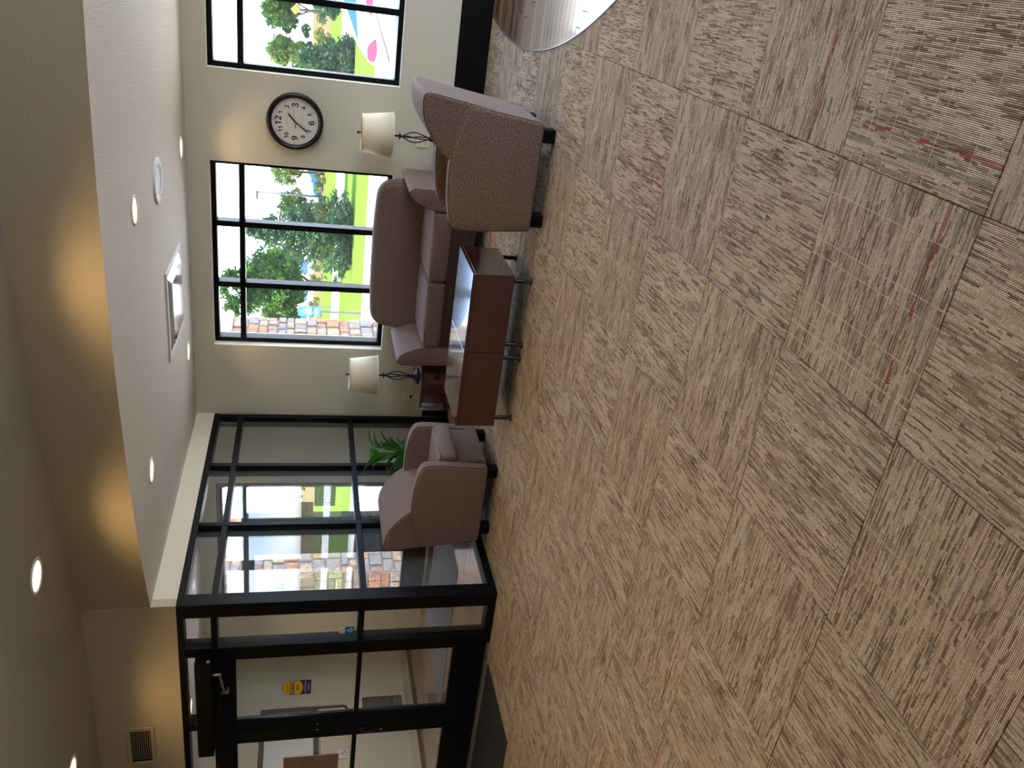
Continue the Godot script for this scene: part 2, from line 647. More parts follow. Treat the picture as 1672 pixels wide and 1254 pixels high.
func planks(parent: Node3D, within: PackedVector2Array, rect: Rect2, w: float, length: float, seed_: int) -> void:
	var r := RandomNumberGenerator.new()
	r.seed = seed_
	var z := rect.position.y
	while z < rect.end.y - 0.01:
		var x := rect.position.x - r.randf() * length
		while x < rect.end.x:
			var l := length * r.randf_range(0.7, 1.2)
			var lo := Vector2(maxf(x, rect.position.x), z)
			var hi := Vector2(minf(x + l, rect.end.x), minf(z + w, rect.end.y))
			x += l
			if hi.x - lo.x < 0.02: continue
			var g := 0.0026
			var p := PackedVector2Array([lo + Vector2(g, g), Vector2(hi.x - g, lo.y + g), hi - Vector2(g, g), Vector2(lo.x + g, hi.y - g)])
			var got := [p]
			if within.size(): got = Geometry2D.intersect_polygons(p, within)
			for q: PackedVector2Array in got:
				if absf(area(q)) < 0.0008: continue
				var st := begin()
				if area(q) < 0: q.reverse()
				var ix := Geometry2D.triangulate_polygon(q)
				var off := Vector2(r.randf(), r.randf())
				for t in range(0, ix.size(), 3):
					var a := q[ix[t]]
					var b := q[ix[t + 1]]
					var d := q[ix[t + 2]]
					if (b - a).cross(d - a) > 0:
						var e := b
						b = d
						d = e
					for v in [a, d, b]:
						st.set_uv(Vector2(v.x / 1.2, (v.y - z) / w * 0.5) + off)
						st.add_vertex(Vector3(v.x, 0, v.y))
				for k in q.size():
					var j := (k + 1) % q.size()
					var A := [Vector3(q[k].x, 0, q[k].y), Vector3(q[j].x, 0, q[j].y), Vector3(q[j].x, -0.005, q[j].y), Vector3(q[k].x, -0.005, q[k].y)]
					for v in [0, 2, 1, 0, 3, 2]:
						st.set_uv(Vector2(A[v].x / 1.2, 0.1) + off)
						st.add_vertex(A[v])
				st.generate_normals()
				st.generate_tangents()
				part("plank", st.commit(), M["plank%d" % [0, 1, 0, 2, 3, 1, 0][r.randi() % 7]], parent)
		z += w

const WINDOWS := [[0.75, 2.482], [3.2375, 4.97], [5.73, 7.46]]
const SILL := 0.734
const HEAD := 2.301

func shell() -> void:
	# window wall
	var st := begin()
	var xs := [0.0]
	for w in WINDOWS:
		xs.append(w[0]); xs.append(w[1])
	xs.append(7.8)
	for k in range(0, xs.size() - 1, 2): box2(st, Vector3(xs[k], -0.2, -0.3), Vector3(xs[k + 1], 3.1, 0), 0.0)
	for w in WINDOWS:
		box2(st, Vector3(w[0], -0.2, -0.3), Vector3(w[1], SILL, 0), 0.0)
		box2(st, Vector3(w[0], HEAD, -0.3), Vector3(w[1], 3.1, 0), 0.0)
	tag(part("wall_back", done(st), M.wall), "cream painted window wall behind the sofa", "wall", "", "structure")
	# right wall with two openings, wall behind the camera, left wall
	st = begin()
	for s in [[0.0, 0.35], [3.35, 3.6], [6.6, 10.6]]: box2(st, Vector3(7.6, -0.2, s[0]), Vector3(7.8, 3.1, s[1]), 0.0)
	for s in [[0.35, 3.35], [3.6, 6.6]]:
		box2(st, Vector3(7.6, -0.2, s[0]), Vector3(7.8, 0.05, s[1]), 0.0)
		box2(st, Vector3(7.6, 2.42, s[0]), Vector3(7.8, 3.1, s[1]), 0.0)
	tag(part("wall_right", done(st), M.wall), "cream painted wall with tall windows on the right side", "wall", "", "structure")
	tag(part("wall_near", boxm(Vector3(-5.2, -0.2, 10.5), Vector3(7.8, 3.1, 10.7), 0.0), M.wall), "cream painted wall behind the camera", "wall", "", "structure")
	tag(part("wall_left", boxm(Vector3(-5.2, -0.2, 2.62), Vector3(-5.0, 3.1, 10.5), 0.0), M.wall), "cream painted wall at the far left of the lobby", "wall", "", "structure")
	# entry wall over and beside the storefront
	st = begin()
	box2(st, Vector3(-5.0, 2.317, 2.66), Vector3(-0.0005, 3.1, 2.74), 0.0)
	box2(st, Vector3(-5.0, -0.2, 2.62), Vector3(-2.6, 2.317, 2.74), 0.0)
	tag(part("wall_front", done(st), M.fascia), "tan wall above the black framed entry door", "wall", "", "structure")
	# bulkhead over the glass partition
	tag(part("wall_bulkhead", boxm(Vector3(-0.12, 2.317, 0.0), Vector3(0.0, 3.0, 2.6595), 0.0), M.wall_pale), "pale cream bulkhead over the glass partition", "wall", "", "structure")
	# vestibule walls and ceiling
	st = begin()
	box2(st, Vector3(-1.03, -0.2, -0.5), Vector3(0.0, 3.0, -0.3), 0.0)
	box2(st, Vector3(-2.88, 2.36, -0.5), Vector3(-1.03, 3.0, -0.3), 0.0)
	box2(st, Vector3(-4.3, -0.2, -1.15), Vector3(-3.36, 3.0, -0.95), 0.0)
	box2(st, Vector3(-3.42, -0.2, -0.95), Vector3(-3.36, 3.0, -0.5), 0.0)
	box2(st, Vector3(-3.42, -0.2, -0.5), Vector3(-2.88, 3.0, -0.3), 0.0)
	tag(part("wall_outer", done(st), M.wall), "cream vestibule wall beside the outer doors", "wall", "", "structure")
	tag(part("wall_vestibule", boxm(Vector3(-4.37, -0.2, -1.15), Vector3(-4.17, 3.0, 2.62), 0.0), M.wall_pale), "pale vestibule wall with the framed picture and heater", "wall", "", "structure")
	tag(part("ceiling", boxm(Vector3(-4.17, 2.55, -1.0), Vector3(-0.12, 2.65, 2.66), 0.0), M.white_paint), "white vestibule ceiling", "ceiling", "", "structure")
	# soffit with a curved edge, and the curved fascia above it
	var poly := PackedVector2Array([Vector2(0, 0), Vector2(7.6, 0)])
	var face := []
	for k in 49:
		var x := lerpf(7.6, 0.0, k / 48.0)
		var q := Vector2(x, ARC.y + sqrt(ARC.z * ARC.z - (x - ARC.x) * (x - ARC.x)))
		poly.append(q)
		face.append(q)
	st = begin()
	var flat := Transform3D(Basis(Vector3(1, 0, 0), Vector3(0, 0, 1), Vector3(0, -1, 0)), Vector3(0, SOFFIT, 0))
	var ix := Geometry2D.triangulate_polygon(poly)
	for t in range(0, ix.size(), 3):
		for lift in [0.0, 0.03]:
			var a := Vector3(poly[ix[t]].x, SOFFIT + lift, poly[ix[t]].y)
			var b := Vector3(poly[ix[t + 1]].x, SOFFIT + lift, poly[ix[t + 1]].y)
			var c := Vector3(poly[ix[t + 2]].x, SOFFIT + lift, poly[ix[t + 2]].y)
			if ((b - a).cross(c - a).y < 0) == (lift == 0.0): tri(st, a, b, c)
			else: tri(st, a, c, b)
	tag(part("ceiling", done(st), M.soffit), "grey textured lower ceiling with a curved front edge", "ceiling", "", "structure")
	st = begin(true)
	for k in face.size() - 1:
		var a: Vector2 = face[k]
		var b: Vector2 = face[k + 1]
		quad(st, Vector3(b.x, SOFFIT, b.y), Vector3(a.x, SOFFIT, a.y), Vector3(a.x, 3.0, a.y), Vector3(b.x, 3.0, b.y))
		quad(st, Vector3(a.x, SOFFIT + .03, a.y - 0.05), Vector3(b.x, SOFFIT + .03, b.y - 0.05), Vector3(b.x, 3.0, b.y - 0.05), Vector3(a.x, 3.0, a.y - 0.05))
	tag(part("wall_fascia", done(st), M.fascia), "curved tan fascia wall between the two ceiling heights", "wall", "", "structure")
	tag(part("ceiling", boxm(Vector3(-5.1, HIGH, -0.2), Vector3(7.7, HIGH + 0.2, 10.6), 0.0), M.high_ceiling), "tan upper ceiling over the open carpet", "ceiling", "", "structure")
	# baseboards
	st = begin()
	box2(st, Vector3(0.0, 0.0, 0.0), Vector3(7.6, 0.15, 0.012), 0.003)
	box2(st, Vector3(0.0, 0.15, 0.0), Vector3(7.6, 0.27, 0.008), 0.003)
	tag(part("baseboard_back", done(st), M.black_matte), "tall black baseboard under the windows", "baseboard", "", "structure")
	tag(part("baseboard_vestibule", boxm(Vector3(-4.17, 0.0, -0.95), Vector3(-4.160, 0.03, 2.62)), M.plank1), "brown wood baseboard of the vestibule", "baseboard", "", "structure")

func window(k: int, x0: float, x1: float, label: String) -> void:
	var o := thing("window_%d" % (k + 1))
	tag(o, label, "window", "", "structure")
	var zf := -0.085
	var zb := -0.20
	var w := 0.042
	var st := begin()
	box2(st, Vector3(x0, SILL, zb), Vector3(x0 + w, HEAD, zf))
	box2(st, Vector3(x1 - w, SILL, zb), Vector3(x1, HEAD, zf))
	box2(st, Vector3(x0 + w, SILL, zb), Vector3(x1 - w, SILL + w, zf))
	box2(st, Vector3(x0 + w, HEAD - w, zb), Vector3(x1 - w, HEAD, zf))
	part("frame", done(st), M.black_metal, o)
	var ys := [SILL + w, 2.02, 2.068, HEAD - w]
	part("transom", boxm(Vector3(x0 + w, ys[1], zb), Vector3(x1 - w, ys[2], zf)), M.black_metal, o)
	var third := (x1 - x0) / 3.0
	var xs := [x0 + w]
	for j in [1, 2]:
		var c: float = x0 + third * j
		for yy in [[ys[0], ys[1]], [ys[2], ys[3]]]:
			part("mullion", boxm(Vector3(c - 0.026, yy[0], zb), Vector3(c + 0.026, yy[1], zf)), M.black_metal, o)
		xs.append(c - 0.026); xs.append(c + 0.026)
	xs.append(x1 - w)
	for j in 3:
		for yy in [[ys[0], ys[1]], [ys[2], ys[3]]]:
			part("pane", boxm(Vector3(xs[j * 2] - 0.004, yy[0] - 0.004, -0.146), Vector3(xs[j * 2 + 1] + 0.004, yy[1] + 0.004, -0.140), 0.0), M.pane, o)

func side_window(k: int, z0: float, z1: float) -> void:
	var o := thing("window_%d" % k)
	tag(o, "tall window in the right wall, %s" % ("nearer the window wall" if z0 < 2 else "nearer the camera"), "window", "", "structure")
	var st := begin()
	for z in [z0, z1 - 0.05, (z0 + z1) * 0.5 - 0.025]: box2(st, Vector3(7.66, 0.05, z), Vector3(7.76, 2.42, z + 0.05))
	for y in [0.05, 2.37]: box2(st, Vector3(7.66, y, z0 + 0.05), Vector3(7.76, y + 0.05, z1 - 0.05))
	part("frame", done(st), M.black_metal, o)
	part("pane", boxm(Vector3(7.70, 0.10, z0 + 0.05), Vector3(7.706, 2.37, z1 - 0.05), 0.0), M.pane, o)

func storefront() -> void:
	# glass partition in the plane x = 0
	var o := thing("wall_partition")
	tag(o, "black framed glass partition between lobby and vestibule", "glass wall", "", "structure")
	var T := 2.317
	var D := -0.115
	for z in [[0.012, 0.06], [0.893, 0.943], [1.77, 1.82]]:
		part("mullion", boxm(Vector3(D, 0.06, z[0]), Vector3(0, T - 0.05, z[1])), M.black_metal, o)
	part("corner_post", boxm(Vector3(-0.12, 0, 2.622), Vector3(0.002, T, 2.742)), M.black_metal, o)
	part("sill_rail", boxm(Vector3(D, 0, 0.0), Vector3(0, 0.06, 2.622)), M.black_metal, o)
	part("head_rail", boxm(Vector3(D, T - 0.05, 0.0), Vector3(0, T, 2.622)), M.black_metal, o)
	var ys := [0.06, 0.985, 1.03, 2.045, 2.09, T - 0.05]
	for bay in [[0.06, 0.893], [0.943, 1.77], [1.82, 2.622]]:
		for y in [[ys[1], ys[2]], [ys[3], ys[4]]]:
			part("rail", boxm(Vector3(D, y[0], bay[0]), Vector3(-0.001, y[1], bay[1])), M.black_metal, o)
		for y in [[ys[0], ys[1]], [ys[2], ys[3]], [ys[4], ys[5]]]:
			part("pane", boxm(Vector3(-0.063, y[0], bay[0]), Vector3(-0.057, y[1], bay[1]), 0.0), M.pane, o)
	# entry front in the plane z = 2.74
	o = thing("wall_entry")
	tag(o, "black framed entry front with a narrow sidelight", "glass wall", "", "structure")
	var zf := 2.74
	var zb := 2.625
	part("head_rail", boxm(Vector3(-2.6, 2.272, zb), Vector3(-0.12, T, zf)), M.black_metal, o)
	part("jamb_post", boxm(Vector3(-0.50, 0, zb), Vector3(-0.415, 2.272, zf)), M.black_metal, o)
	part("jamb_post", boxm(Vector3(-2.25, 0, zb), Vector3(-2.17, 2.272, zf)), M.black_metal, o)
	part("mullion", boxm(Vector3(-1.26, 2.09, zb), Vector3(-1.20, 2.272, zf)), M.black_metal, o)
	for x in [[-0.415, -0.12], [-2.6, -2.25]]:
		for y in [[0.0, 0.06], [1.0, 1.043], [2.045, 2.09]]:
			part("rail", boxm(Vector3(x[0], y[0], zb), Vector3(x[1], y[1], zf - 0.001)), M.black_metal, o)
		for y in [[0.06, 1.0], [1.043, 2.045], [2.09, 2.272]]:
			part("pane", boxm(Vector3(x[0], y[0], 2.681), Vector3(x[1], y[1], 2.687), 0.0), M.pane, o)
	part("rail", boxm(Vector3(-2.17, 2.045, zb), Vector3(-0.50, 2.09, zf - 0.001)), M.black_metal, o)
	for x in [[-1.2, -0.50], [-2.17, -1.26]]:
		part("pane", boxm(Vector3(x[0], 2.09, 2.681), Vector3(x[1], 2.272, 2.687), 0.0), M.pane, o)
	# the pair of inner doors
	o = thing("door_1")
	tag(o, "pair of black framed glass entry doors", "door", "", "structure")
	for leaf in [[-0.502, -1.332, -0.560, -1.205], [-1.336, -2.168, -1.463, -2.11]]:
		var l := part("leaf", boxm(Vector3(leaf[2], 0.02, 2.675), Vector3(leaf[0], 2.042, 2.72)), M.black_metal, o)
		part("stile", boxm(Vector3(leaf[1], 0.02, 2.675), Vector3(leaf[3], 2.042, 2.72)), M.black_metal, l)
		part("bottom_rail", boxm(Vector3(leaf[3], 0.02, 2.676), Vector3(leaf[2], 0.285, 2.719)), M.black_metal, l)
		part("top_rail", boxm(Vector3(leaf[3], 1.925, 2.676), Vector3(leaf[2], 2.042, 2.719)), M.black_metal, l)
		part("crossbar", boxm(Vector3(leaf[3], 0.995, 2.69), Vector3(leaf[2], 1.03, 2.735)), M.black_metal, l)
		part("pane", boxm(Vector3(leaf[3], 0.285, 2.694), Vector3(leaf[2], 1.925, 2.700), 0.0), M.pane, l)
	var st := begin(true)
	var hp := []
	for k in 7: hp.append(Vector3(-1.25, 1.08 + 0.03 * (1 - cos(k / 6.0 * PI / 2)), 2.675 - 0.04 - 0.03 * sin(k / 6.0 * PI / 2)))
	hp.push_front(Vector3(-1.25, 1.08, 2.676))
	for k in 7: hp.append(Vector3(-1.25, 1.32 + 0.03 * sin(k / 6.0 * PI / 2), 2.675 - 0.04 - 0.03 * cos(k / 6.0 * PI / 2)))
	hp.append(Vector3(-1.25, 1.35, 2.676))
	tube(st, hp, 0.012, 10)
	part("pull_handle", done(st), M.black_metal, o)
	st = begin()
	box2(st, Vector3(-1.43, 0.93, 2.72), Vector3(-1.38, 0.97, 2.728))
	box2(st, Vector3(-1.425, 0.86, 2.728), Vector3(-1.405, 0.955, 2.742))
	part("thumb_turn", done(st), M.black_plastic, o)
	for p in [Vector3(-1.30, 1.31, 2.72), Vector3(-1.37, 1.31, 2.72), Vector3(-1.42, 0.80, 2.72)]:
		st = begin(true)
		lathe(st, [Vector2(0.008, 0), Vector2(0.008, 0.003), Vector2(0, 0.004)], 10, Vector3.ZERO, Transform3D(Basis(Vector3.RIGHT, PI / 2), p))
		part("bolt", done(st), M.steel, o)
	part("threshold", boxm(Vector3(-2.17, 0.0, 2.60), Vector3(-0.5, 0.02, 2.76)), M.steel, o)
	# door operator over the doors
	o = thing("door_operator")
	tag(o, "long black automatic door operator box above the entry doors", "door operator")
	part("housing", boxm(Vector3(-1.43, 2.085, 2.741), Vector3(-0.46, 2.2, 2.85), 0.006), M.black_matte, o)
	part("status_light", boxm(Vector3(-0.462, 2.095, 2.81), Vector3(-0.455, 2.118, 2.838)), M.print_grey, o)
	st = begin(true)
	tube(st, [Vector3(-0.62, 2.085, 2.80), Vector3(-0.62, 2.02, 2.80)], 0.014, 10)
	tube(st, [Vector3(-0.62, 2.035, 2.80), Vector3(-0.84, 2.005, 2.77)], 0.010, 8)
	tube(st, [Vector3(-0.84, 2.03, 2.77), Vector3(-0.84, 1.975, 2.76)], 0.014, 10)
	tube(st, [Vector3(-0.84, 1.985, 2.765), Vector3(-0.84, 1.985, 2.722)], 0.012, 8)
	part("arm", done(st), M.steel, o)
	# outer entrance in the plane z = -0.3
	o = thing("door_2")
	tag(o, "black framed outer entrance doors with bright daylight behind", "door", "", "structure")
	var f := begin()
	box2(f, Vector3(-1.09, 0, -0.42), Vector3(-1.03, 2.36, -0.30))
	box2(f, Vector3(-2.88, 2.30, -0.42), Vector3(-1.09, 2.36, -0.30))
	box2(f, Vector3(-2.88, 0, -0.42), Vector3(-2.82, 2.30, -0.30))
	part("frame", done(f), M.black_metal, o)
	part("transom", boxm(Vector3(-2.82, 2.05, -0.42), Vector3(-1.09, 2.105, -0.305)), M.black_metal, o)
	part("wide_panel", boxm(Vector3(-2.02, 0, -0.415), Vector3(-1.50, 2.05, -0.31)), M.black_metal, o)
	part("door_stile", boxm(Vector3(-2.82, 0, -0.40), Vector3(-2.66, 2.05, -0.33)), M.black_metal, o)
	part("bottom_rail", boxm(Vector3(-2.66, 0, -0.40), Vector3(-2.02, 0.28, -0.33)), M.black_metal, o)
	part("top_rail", boxm(Vector3(-2.66, 1.97, -0.40), Vector3(-2.02, 2.05, -0.33)), M.black_metal, o)
	part("threshold", boxm(Vector3(-2.88, -0.02, -0.46), Vector3(-1.03, 0.012, -0.27)), M.steel, o)
	part("sill_rail", boxm(Vector3(-1.50, 0, -0.41), Vector3(-1.09, 0.10, -0.31)), M.black_metal, o)
	for g in [[-2.66, -2.02, 0.28, 1.97], [-1.50, -1.09, 0.10, 2.05], [-2.82, -1.09, 2.105, 2.30]]:
		part("pane", boxm(Vector3(g[0], g[2], -0.366), Vector3(g[1], g[3], -0.360), 0.0), M.tinted_pane, o)

# ---------------------------------------------------------------- ceiling fittings
func downlight(at: Vector3, r: float, label: String, energy: float, angle := 62.0, group := "recessed ceiling downlights") -> void:
	var o := thing("downlight", at)
	tag(o, label, "ceiling light", group)
	var st := begin(true)
	lathe(st, [Vector2(r * 0.86, 0.0), Vector2(r * 0.9, -0.006), Vector2(r * 1.02, -0.007), Vector2(r * 1.08, -0.003), Vector2(r * 1.08, 0.0)], 32)
	part("trim_ring", done(st), M.white_paint, o)
	st = begin(true)
	lathe(st, [Vector2(0.0, -0.0035), Vector2(r * 0.5, -0.004), Vector2(r * 0.86, -0.001), Vector2(r * 0.86, 0.0)], 32)
	part("lens", done(st), M.downlight_glow, o)
	var l := SpotLight3D.new()
	l.name = "downlight_beam"
	l.light_color = Color(1.0, 0.84, 0.60)
	l.light_energy = energy
	l.light_size = r * 0.7
	l.spot_range = 12.0
	l.spot_attenuation = 2.0
	l.spot_angle = angle
	l.spot_angle_attenuation = 0.6
	l.shadow_enabled = true
	l.position = Vector3(0, -0.02, 0)
	l.rotation_degrees = Vector3(-90, 0, 0)
	o.add_child(l)

func ceiling_things() -> void:
	downlight(Vector3(2.709, SOFFIT, 2.340), 0.085, "recessed downlight in the lower ceiling beside the round speaker, nearer its curved edge", SOF)
	downlight(Vector3(2.638, SOFFIT, 0.321), 0.085, "recessed downlight in the lower ceiling above the wall clock", SOF)
	downlight(Vector3(0.863, SOFFIT, 0.411), 0.085, "recessed downlight in the lower ceiling close to the wall above the far table lamp", SOF)
	downlight(Vector3(0.897, SOFFIT, 2.377), 0.085, "recessed downlight in the lower ceiling in front of the glass partition", SOF)
	downlight(Vector3(-3.08, 2.55, 0.83), 0.085, "recessed downlight in the white ceiling of the vestibule", 0.5)
	downlight(Vector3(0.89, HIGH, 3.443), 0.10, "recessed downlight alone in the upper ceiling near the curved fascia", TOP, 74.0)
	downlight(Vector3(2.55, HIGH, 3.62), 0.10, "recessed downlight in the upper ceiling that lights the middle of the fascia", TOP, 74.0)
	downlight(Vector3(-0.86, HIGH, 3.34), 0.10, "recessed downlight in the upper ceiling at the top corner above the door", TOP, 74.0)
	var over := ["in line with the left armchair, nearer the seating", "in line with the right armchair, nearer the seating", "in line with the entry doors, nearer the seating", "in line with the left armchair, behind the camera", "in line with the entry doors, behind the camera"]
	for k in 5:
		var p: Vector2 = [Vector2(0.9, 5.6), Vector2(2.9, 5.6), Vector2(-1.6, 5.6), Vector2(0.9, 8.2), Vector2(-1.6, 8.2)][k]
		downlight(Vector3(p.x, HIGH, p.y), 0.10, "recessed downlight over the open carpet, " + over[k], ROOM, 66.0, "downlights over the open carpet")
	# round speaker
	var o := thing("ceiling_speaker", Vector3(2.673, SOFFIT, 1.512))
	tag(o, "round white ceiling speaker grille between the downlights", "speaker")
	var st := begin(true)
	lathe(st, [Vector2(0.095, -0.006), Vector2(0.1, -0.012), Vector2(0.15, -0.014), Vector2(0.158, -0.009), Vector2(0.158, 0.0)], 40)
	part("rim", done(st), M.white_paint, o)
	st = begin(true)
	lathe(st, [Vector2(0, -0.010), Vector2(0.06, -0.010), Vector2(0.096, -0.007)], 32)
	part("grille", done(st), M.print_grey2, o)
	for k in 4:
		var t := TAU * (k + 0.3) / 4
		st = begin(true)
		lathe(st, [Vector2(0.006, 0.0), Vector2(0.005, -0.003), Vector2(0, -0.004)], 8, Vector3(0.13 * cos(t), -0.012, 0.13 * sin(t)))
		part("screw", done(st), M.pole_grey, o)
	# square air diffuser with a mirror-bright plaque
	o = thing("air_diffuser", Vector3(1.608, SOFFIT, 1.06))
	tag(o, "square bright metal air diffuser set in the lower ceiling", "air vent")
	var h := 0.335
	st = begin()
	for s in [-1, 1]:
		box2(st, Vector3(-h - 0.02, -0.014, s * h - 0.02), Vector3(h + 0.02, 0, s * h + 0.02))
		box2(st, Vector3(s * h - 0.02, -0.014, -h + 0.02), Vector3(s * h + 0.02, 0, h - 0.02))
	part("outer_frame", done(st), M.white_paint, o)
	st = begin()
	for s in [[0.315, 0.0, 0.25, -0.03], ]:
		var a: float = s[0]
		var b: float = s[2]
		for k in 4:
			var rot := Basis(Vector3.UP, k * PI / 2)
			quad(st, rot * Vector3(-a, -0.001, a), rot * Vector3(-b, -0.028, b), rot * Vector3(b, -0.028, b), rot * Vector3(a, -0.001, a))
	part("sloped_vane", done(st), M.mirror_metal, o)
	part("plaque", boxm(Vector3(-0.25, -0.034, -0.25), Vector3(0.25, -0.026, 0.25)), M.mirror_metal, o)
	# return grille on the wall over the door
	o = thing("wall_vent", Vector3(-1.36, 2.62, 2.74))
	tag(o, "beige louvred wall vent above the entry door", "air vent")
	st = begin()
	var hw := 0.185
	var hh := 0.085
	for s in [-1, 1]:
		box2(st, Vector3(-hw, s * hh - 0.014, 0), Vector3(hw, s * hh + 0.014, 0.012))
		box2(st, Vector3(s * hw - 0.03, -hh + 0.014, 0), Vector3(s * hw + 0.005, hh - 0.014, 0.012))
	part("frame", done(st), M.fascia, o)
	part("backing", boxm(Vector3(-hw, -hh, 0.0), Vector3(hw, hh, 0.002)), M.black_matte, o)
	for k in 9:
		st = begin()
		cbox(st, Vector3.ZERO, Vector3(hw * 2 - 0.06, 0.002, 0.014), 0.0, Transform3D(Basis(Vector3.RIGHT, 0.6), Vector3(0, -0.06 + k * 0.015, 0.006)))
		part("slat", done(st), M.fascia, o)

# ---------------------------------------------------------------- furniture
# armchair: its own front is +z, its width runs along x, standing on y = 0; 0.72 wide, 0.84 deep
func armchair(label: String, at: Vector3, turn: float) -> Node3D:
	var o := thing("armchair", at, turn)
	tag(o, label, "armchair", "matching upholstered armchairs")
	# side outline in (depth, height), counter-clockwise: front is positive
	var along := Transform3D(Basis(Vector3(0, 0, 1), Vector3(0, 1, 0), Vector3(-1, 0, 0)), Vector3.ZERO)   # outline x -> z, y -> y, drawn along -x
	var arm := rounded([[-0.335, 0.085, 0.03], [0.355, 0.085, 0.03], [0.385, 0.50, 0.1], [0.37, 0.605, 0.07], [0.18, 0.650, 0.25], [-0.12, 0.655, 0.25], [-0.396, 0.56, 0.05]], 7)
	for s in [-1, 1]:
		var z0 := 0.245 if s < 0 else -0.345
		var st := begin(true)
		prism(st, arm, z0, z0 + 0.10, 0.028, along, 5)
		var a := part("arm", done(st), M.fabric, o)
		for e in [z0 + 0.012, z0 + 0.088]:
			var path := []
			for p in insetted(arm, 0.007): path.append(along * Vector3(p.x, p.y, e))
			st = begin(true)
			tube(st, path, 0.0042, 6, true)
			part("piping", done(st), M.piping, a)
	# back: a thick bolster whose side is a half leaf
	var back := rounded([[-0.33, 0.09, 0.025], [-0.12, 0.09, 0.025], [-0.04, 0.43, 0.06], [-0.01, 0.58, 0.1], [-0.10, 0.72, 0.16], [-0.27, 0.835, 0.14], [-0.425, 0.845, 0.05], [-0.44, 0.80, 0.05]], 7)
	var st := begin(true)
	prism(st, back, -0.325, 0.325, 0.02, along, 5)
	var b := part("backrest", done(st), M.fabric, o)
	for e in [-0.317, 0.317]:
		var path := []
		for p in insetted(back, 0.006): path.append(along * Vector3(p.x, p.y, e))
		st = begin(true)
		tube(st, path, 0.004, 6, true)
		part("piping", done(st), M.piping, b)
	# seat cushion, front rail
	st = begin(true)
	cushion(st, Vector3(0, 0.385, 0.14), Vector3(0.486, 0.145, 0.54), 0.035, Vector3(0, 0.018, 0.02))
	var c := part("seat_cushion", done(st), M.fabric, o)
	for y in [0.325, 0.445]:
		st = begin(true)
		var path := []
		for p in rounded([[-0.235, -0.12, 0.03], [0.235, -0.12, 0.03], [0.235, 0.402, 0.03], [-0.235, 0.402, 0.03]], 4): path.append(Vector3(p.x, y, p.y))
		tube(st, path, 0.0048, 6, true)
		part("piping", done(st), M.piping, c)
	st = begin(true)
	cushion(st, Vector3(0, 0.255, 0.12), Vector3(0.49, 0.13, 0.50), 0.025)
	part("seat_rail", done(st), M.fabric, o)
	st = begin(true)
	cushion(st, Vector3(0, 0.145, 0.12), Vector3(0.49, 0.12, 0.50), 0.02)
	part("front_apron", done(st), M.fabric, o)
	for x in [-0.27, 0.27]:
		for z in [-0.25, 0.29]:
			st = begin()
			cbox(st, Vector3(x, 0.045, z), Vector3(0.075, 0.09, 0.085), 0.005)
			part("leg", done(st), M.black_matte, o)
	return o

func sofa() -> void:
	# stands along the wall, front towards +z; centre x = 1.79
	var o := thing("loveseat", Vector3(1.79, 0, 0.0))
	tag(o, "mauve brown two seat sofa with a tall rounded back under the window", "sofa")
	# back panel: rounded outline seen from the front
	var outline := rounded([[-0.70, 0.10, 0.02], [0.70, 0.10, 0.02], [0.71, 0.60, 0.2], [0.66, 0.87, 0.13], [0.3, 0.895, 0.2], [-0.3, 0.895, 0.2], [-0.66, 0.87, 0.13], [-0.71, 0.60, 0.2]], 8)
	var st := begin(true)
	prism(st, outline, 0.06, 0.27, 0.055, Transform3D(Basis(Vector3.RIGHT, -0.06), Vector3(0, 0, 0.03)), 6)
	var b := part("backrest", done(st), M.fabric, o)
	st = begin(true)
	var path := []
	for p in insetted(outline, 0.03): path.append(Transform3D(Basis(Vector3.RIGHT, -0.06), Vector3(0, 0, 0.03)) * Vector3(p.x, p.y, 0.262))
	# arms: outer face upright, inner face swelling down to the seat
	for s in [-1, 1]:
		var prof := [[0.0, 0.10, 0.015], [0.17, 0.10, 0.015], [0.175, 0.42, 0.05], [0.15, 0.54, 0.1], [0.09, 0.655, 0.08], [0.02, 0.685, 0.025], [-0.01, 0.64, 0.02]]
		var pts := []
		for q in prof: pts.append([q[0] * -s, q[1], q[2]])
		if s > 0: pts.reverse()
		var poly := rounded(pts, 6)
		st = begin(true)
		prism(st, poly, 0.14, 0.84, 0.016, Transform3D(Basis(), Vector3(s * 0.79, 0, 0)), 4)
		var a := part("arm", done(st), M.fabric, o)
		st = begin(true)
		var pp := []
		for q in insetted(poly, 0.005): pp.append(Vector3(q.x + s * 0.79, q.y, 0.833))
		tube(st, pp, 0.0042, 6, true)
		part("piping", done(st), M.piping, a)
		st = begin(true)
		cushion(st, Vector3(s * 0.308, 0.385, 0.52), Vector3(0.61, 0.16, 0.64), 0.035, Vector3(0, 0.02, 0.01))
		var c := part("seat_cushion", done(st), M.fabric, o)
		for y in [0.322, 0.45]:
			st = begin(true)
			var cp := []
			for q in rounded([[-0.295, 0.21, 0.03], [0.295, 0.21, 0.03], [0.295, 0.832, 0.035], [-0.295, 0.832, 0.035]], 4): cp.append(Vector3(q.x + s * 0.308, y, q.y))
			tube(st, cp, 0.0048, 6, true)
			part("piping", done(st), M.piping, c)
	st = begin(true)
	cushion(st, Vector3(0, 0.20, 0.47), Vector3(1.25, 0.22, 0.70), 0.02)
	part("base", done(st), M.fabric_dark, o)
	for x in [-0.68, 0.68]:
		for z in [0.2, 0.74]:
			part("leg", boxm(Vector3(x - 0.05, 0, z - 0.05), Vector3(x + 0.05, 0.10, z + 0.05), 0.005), M.black_matte, o)

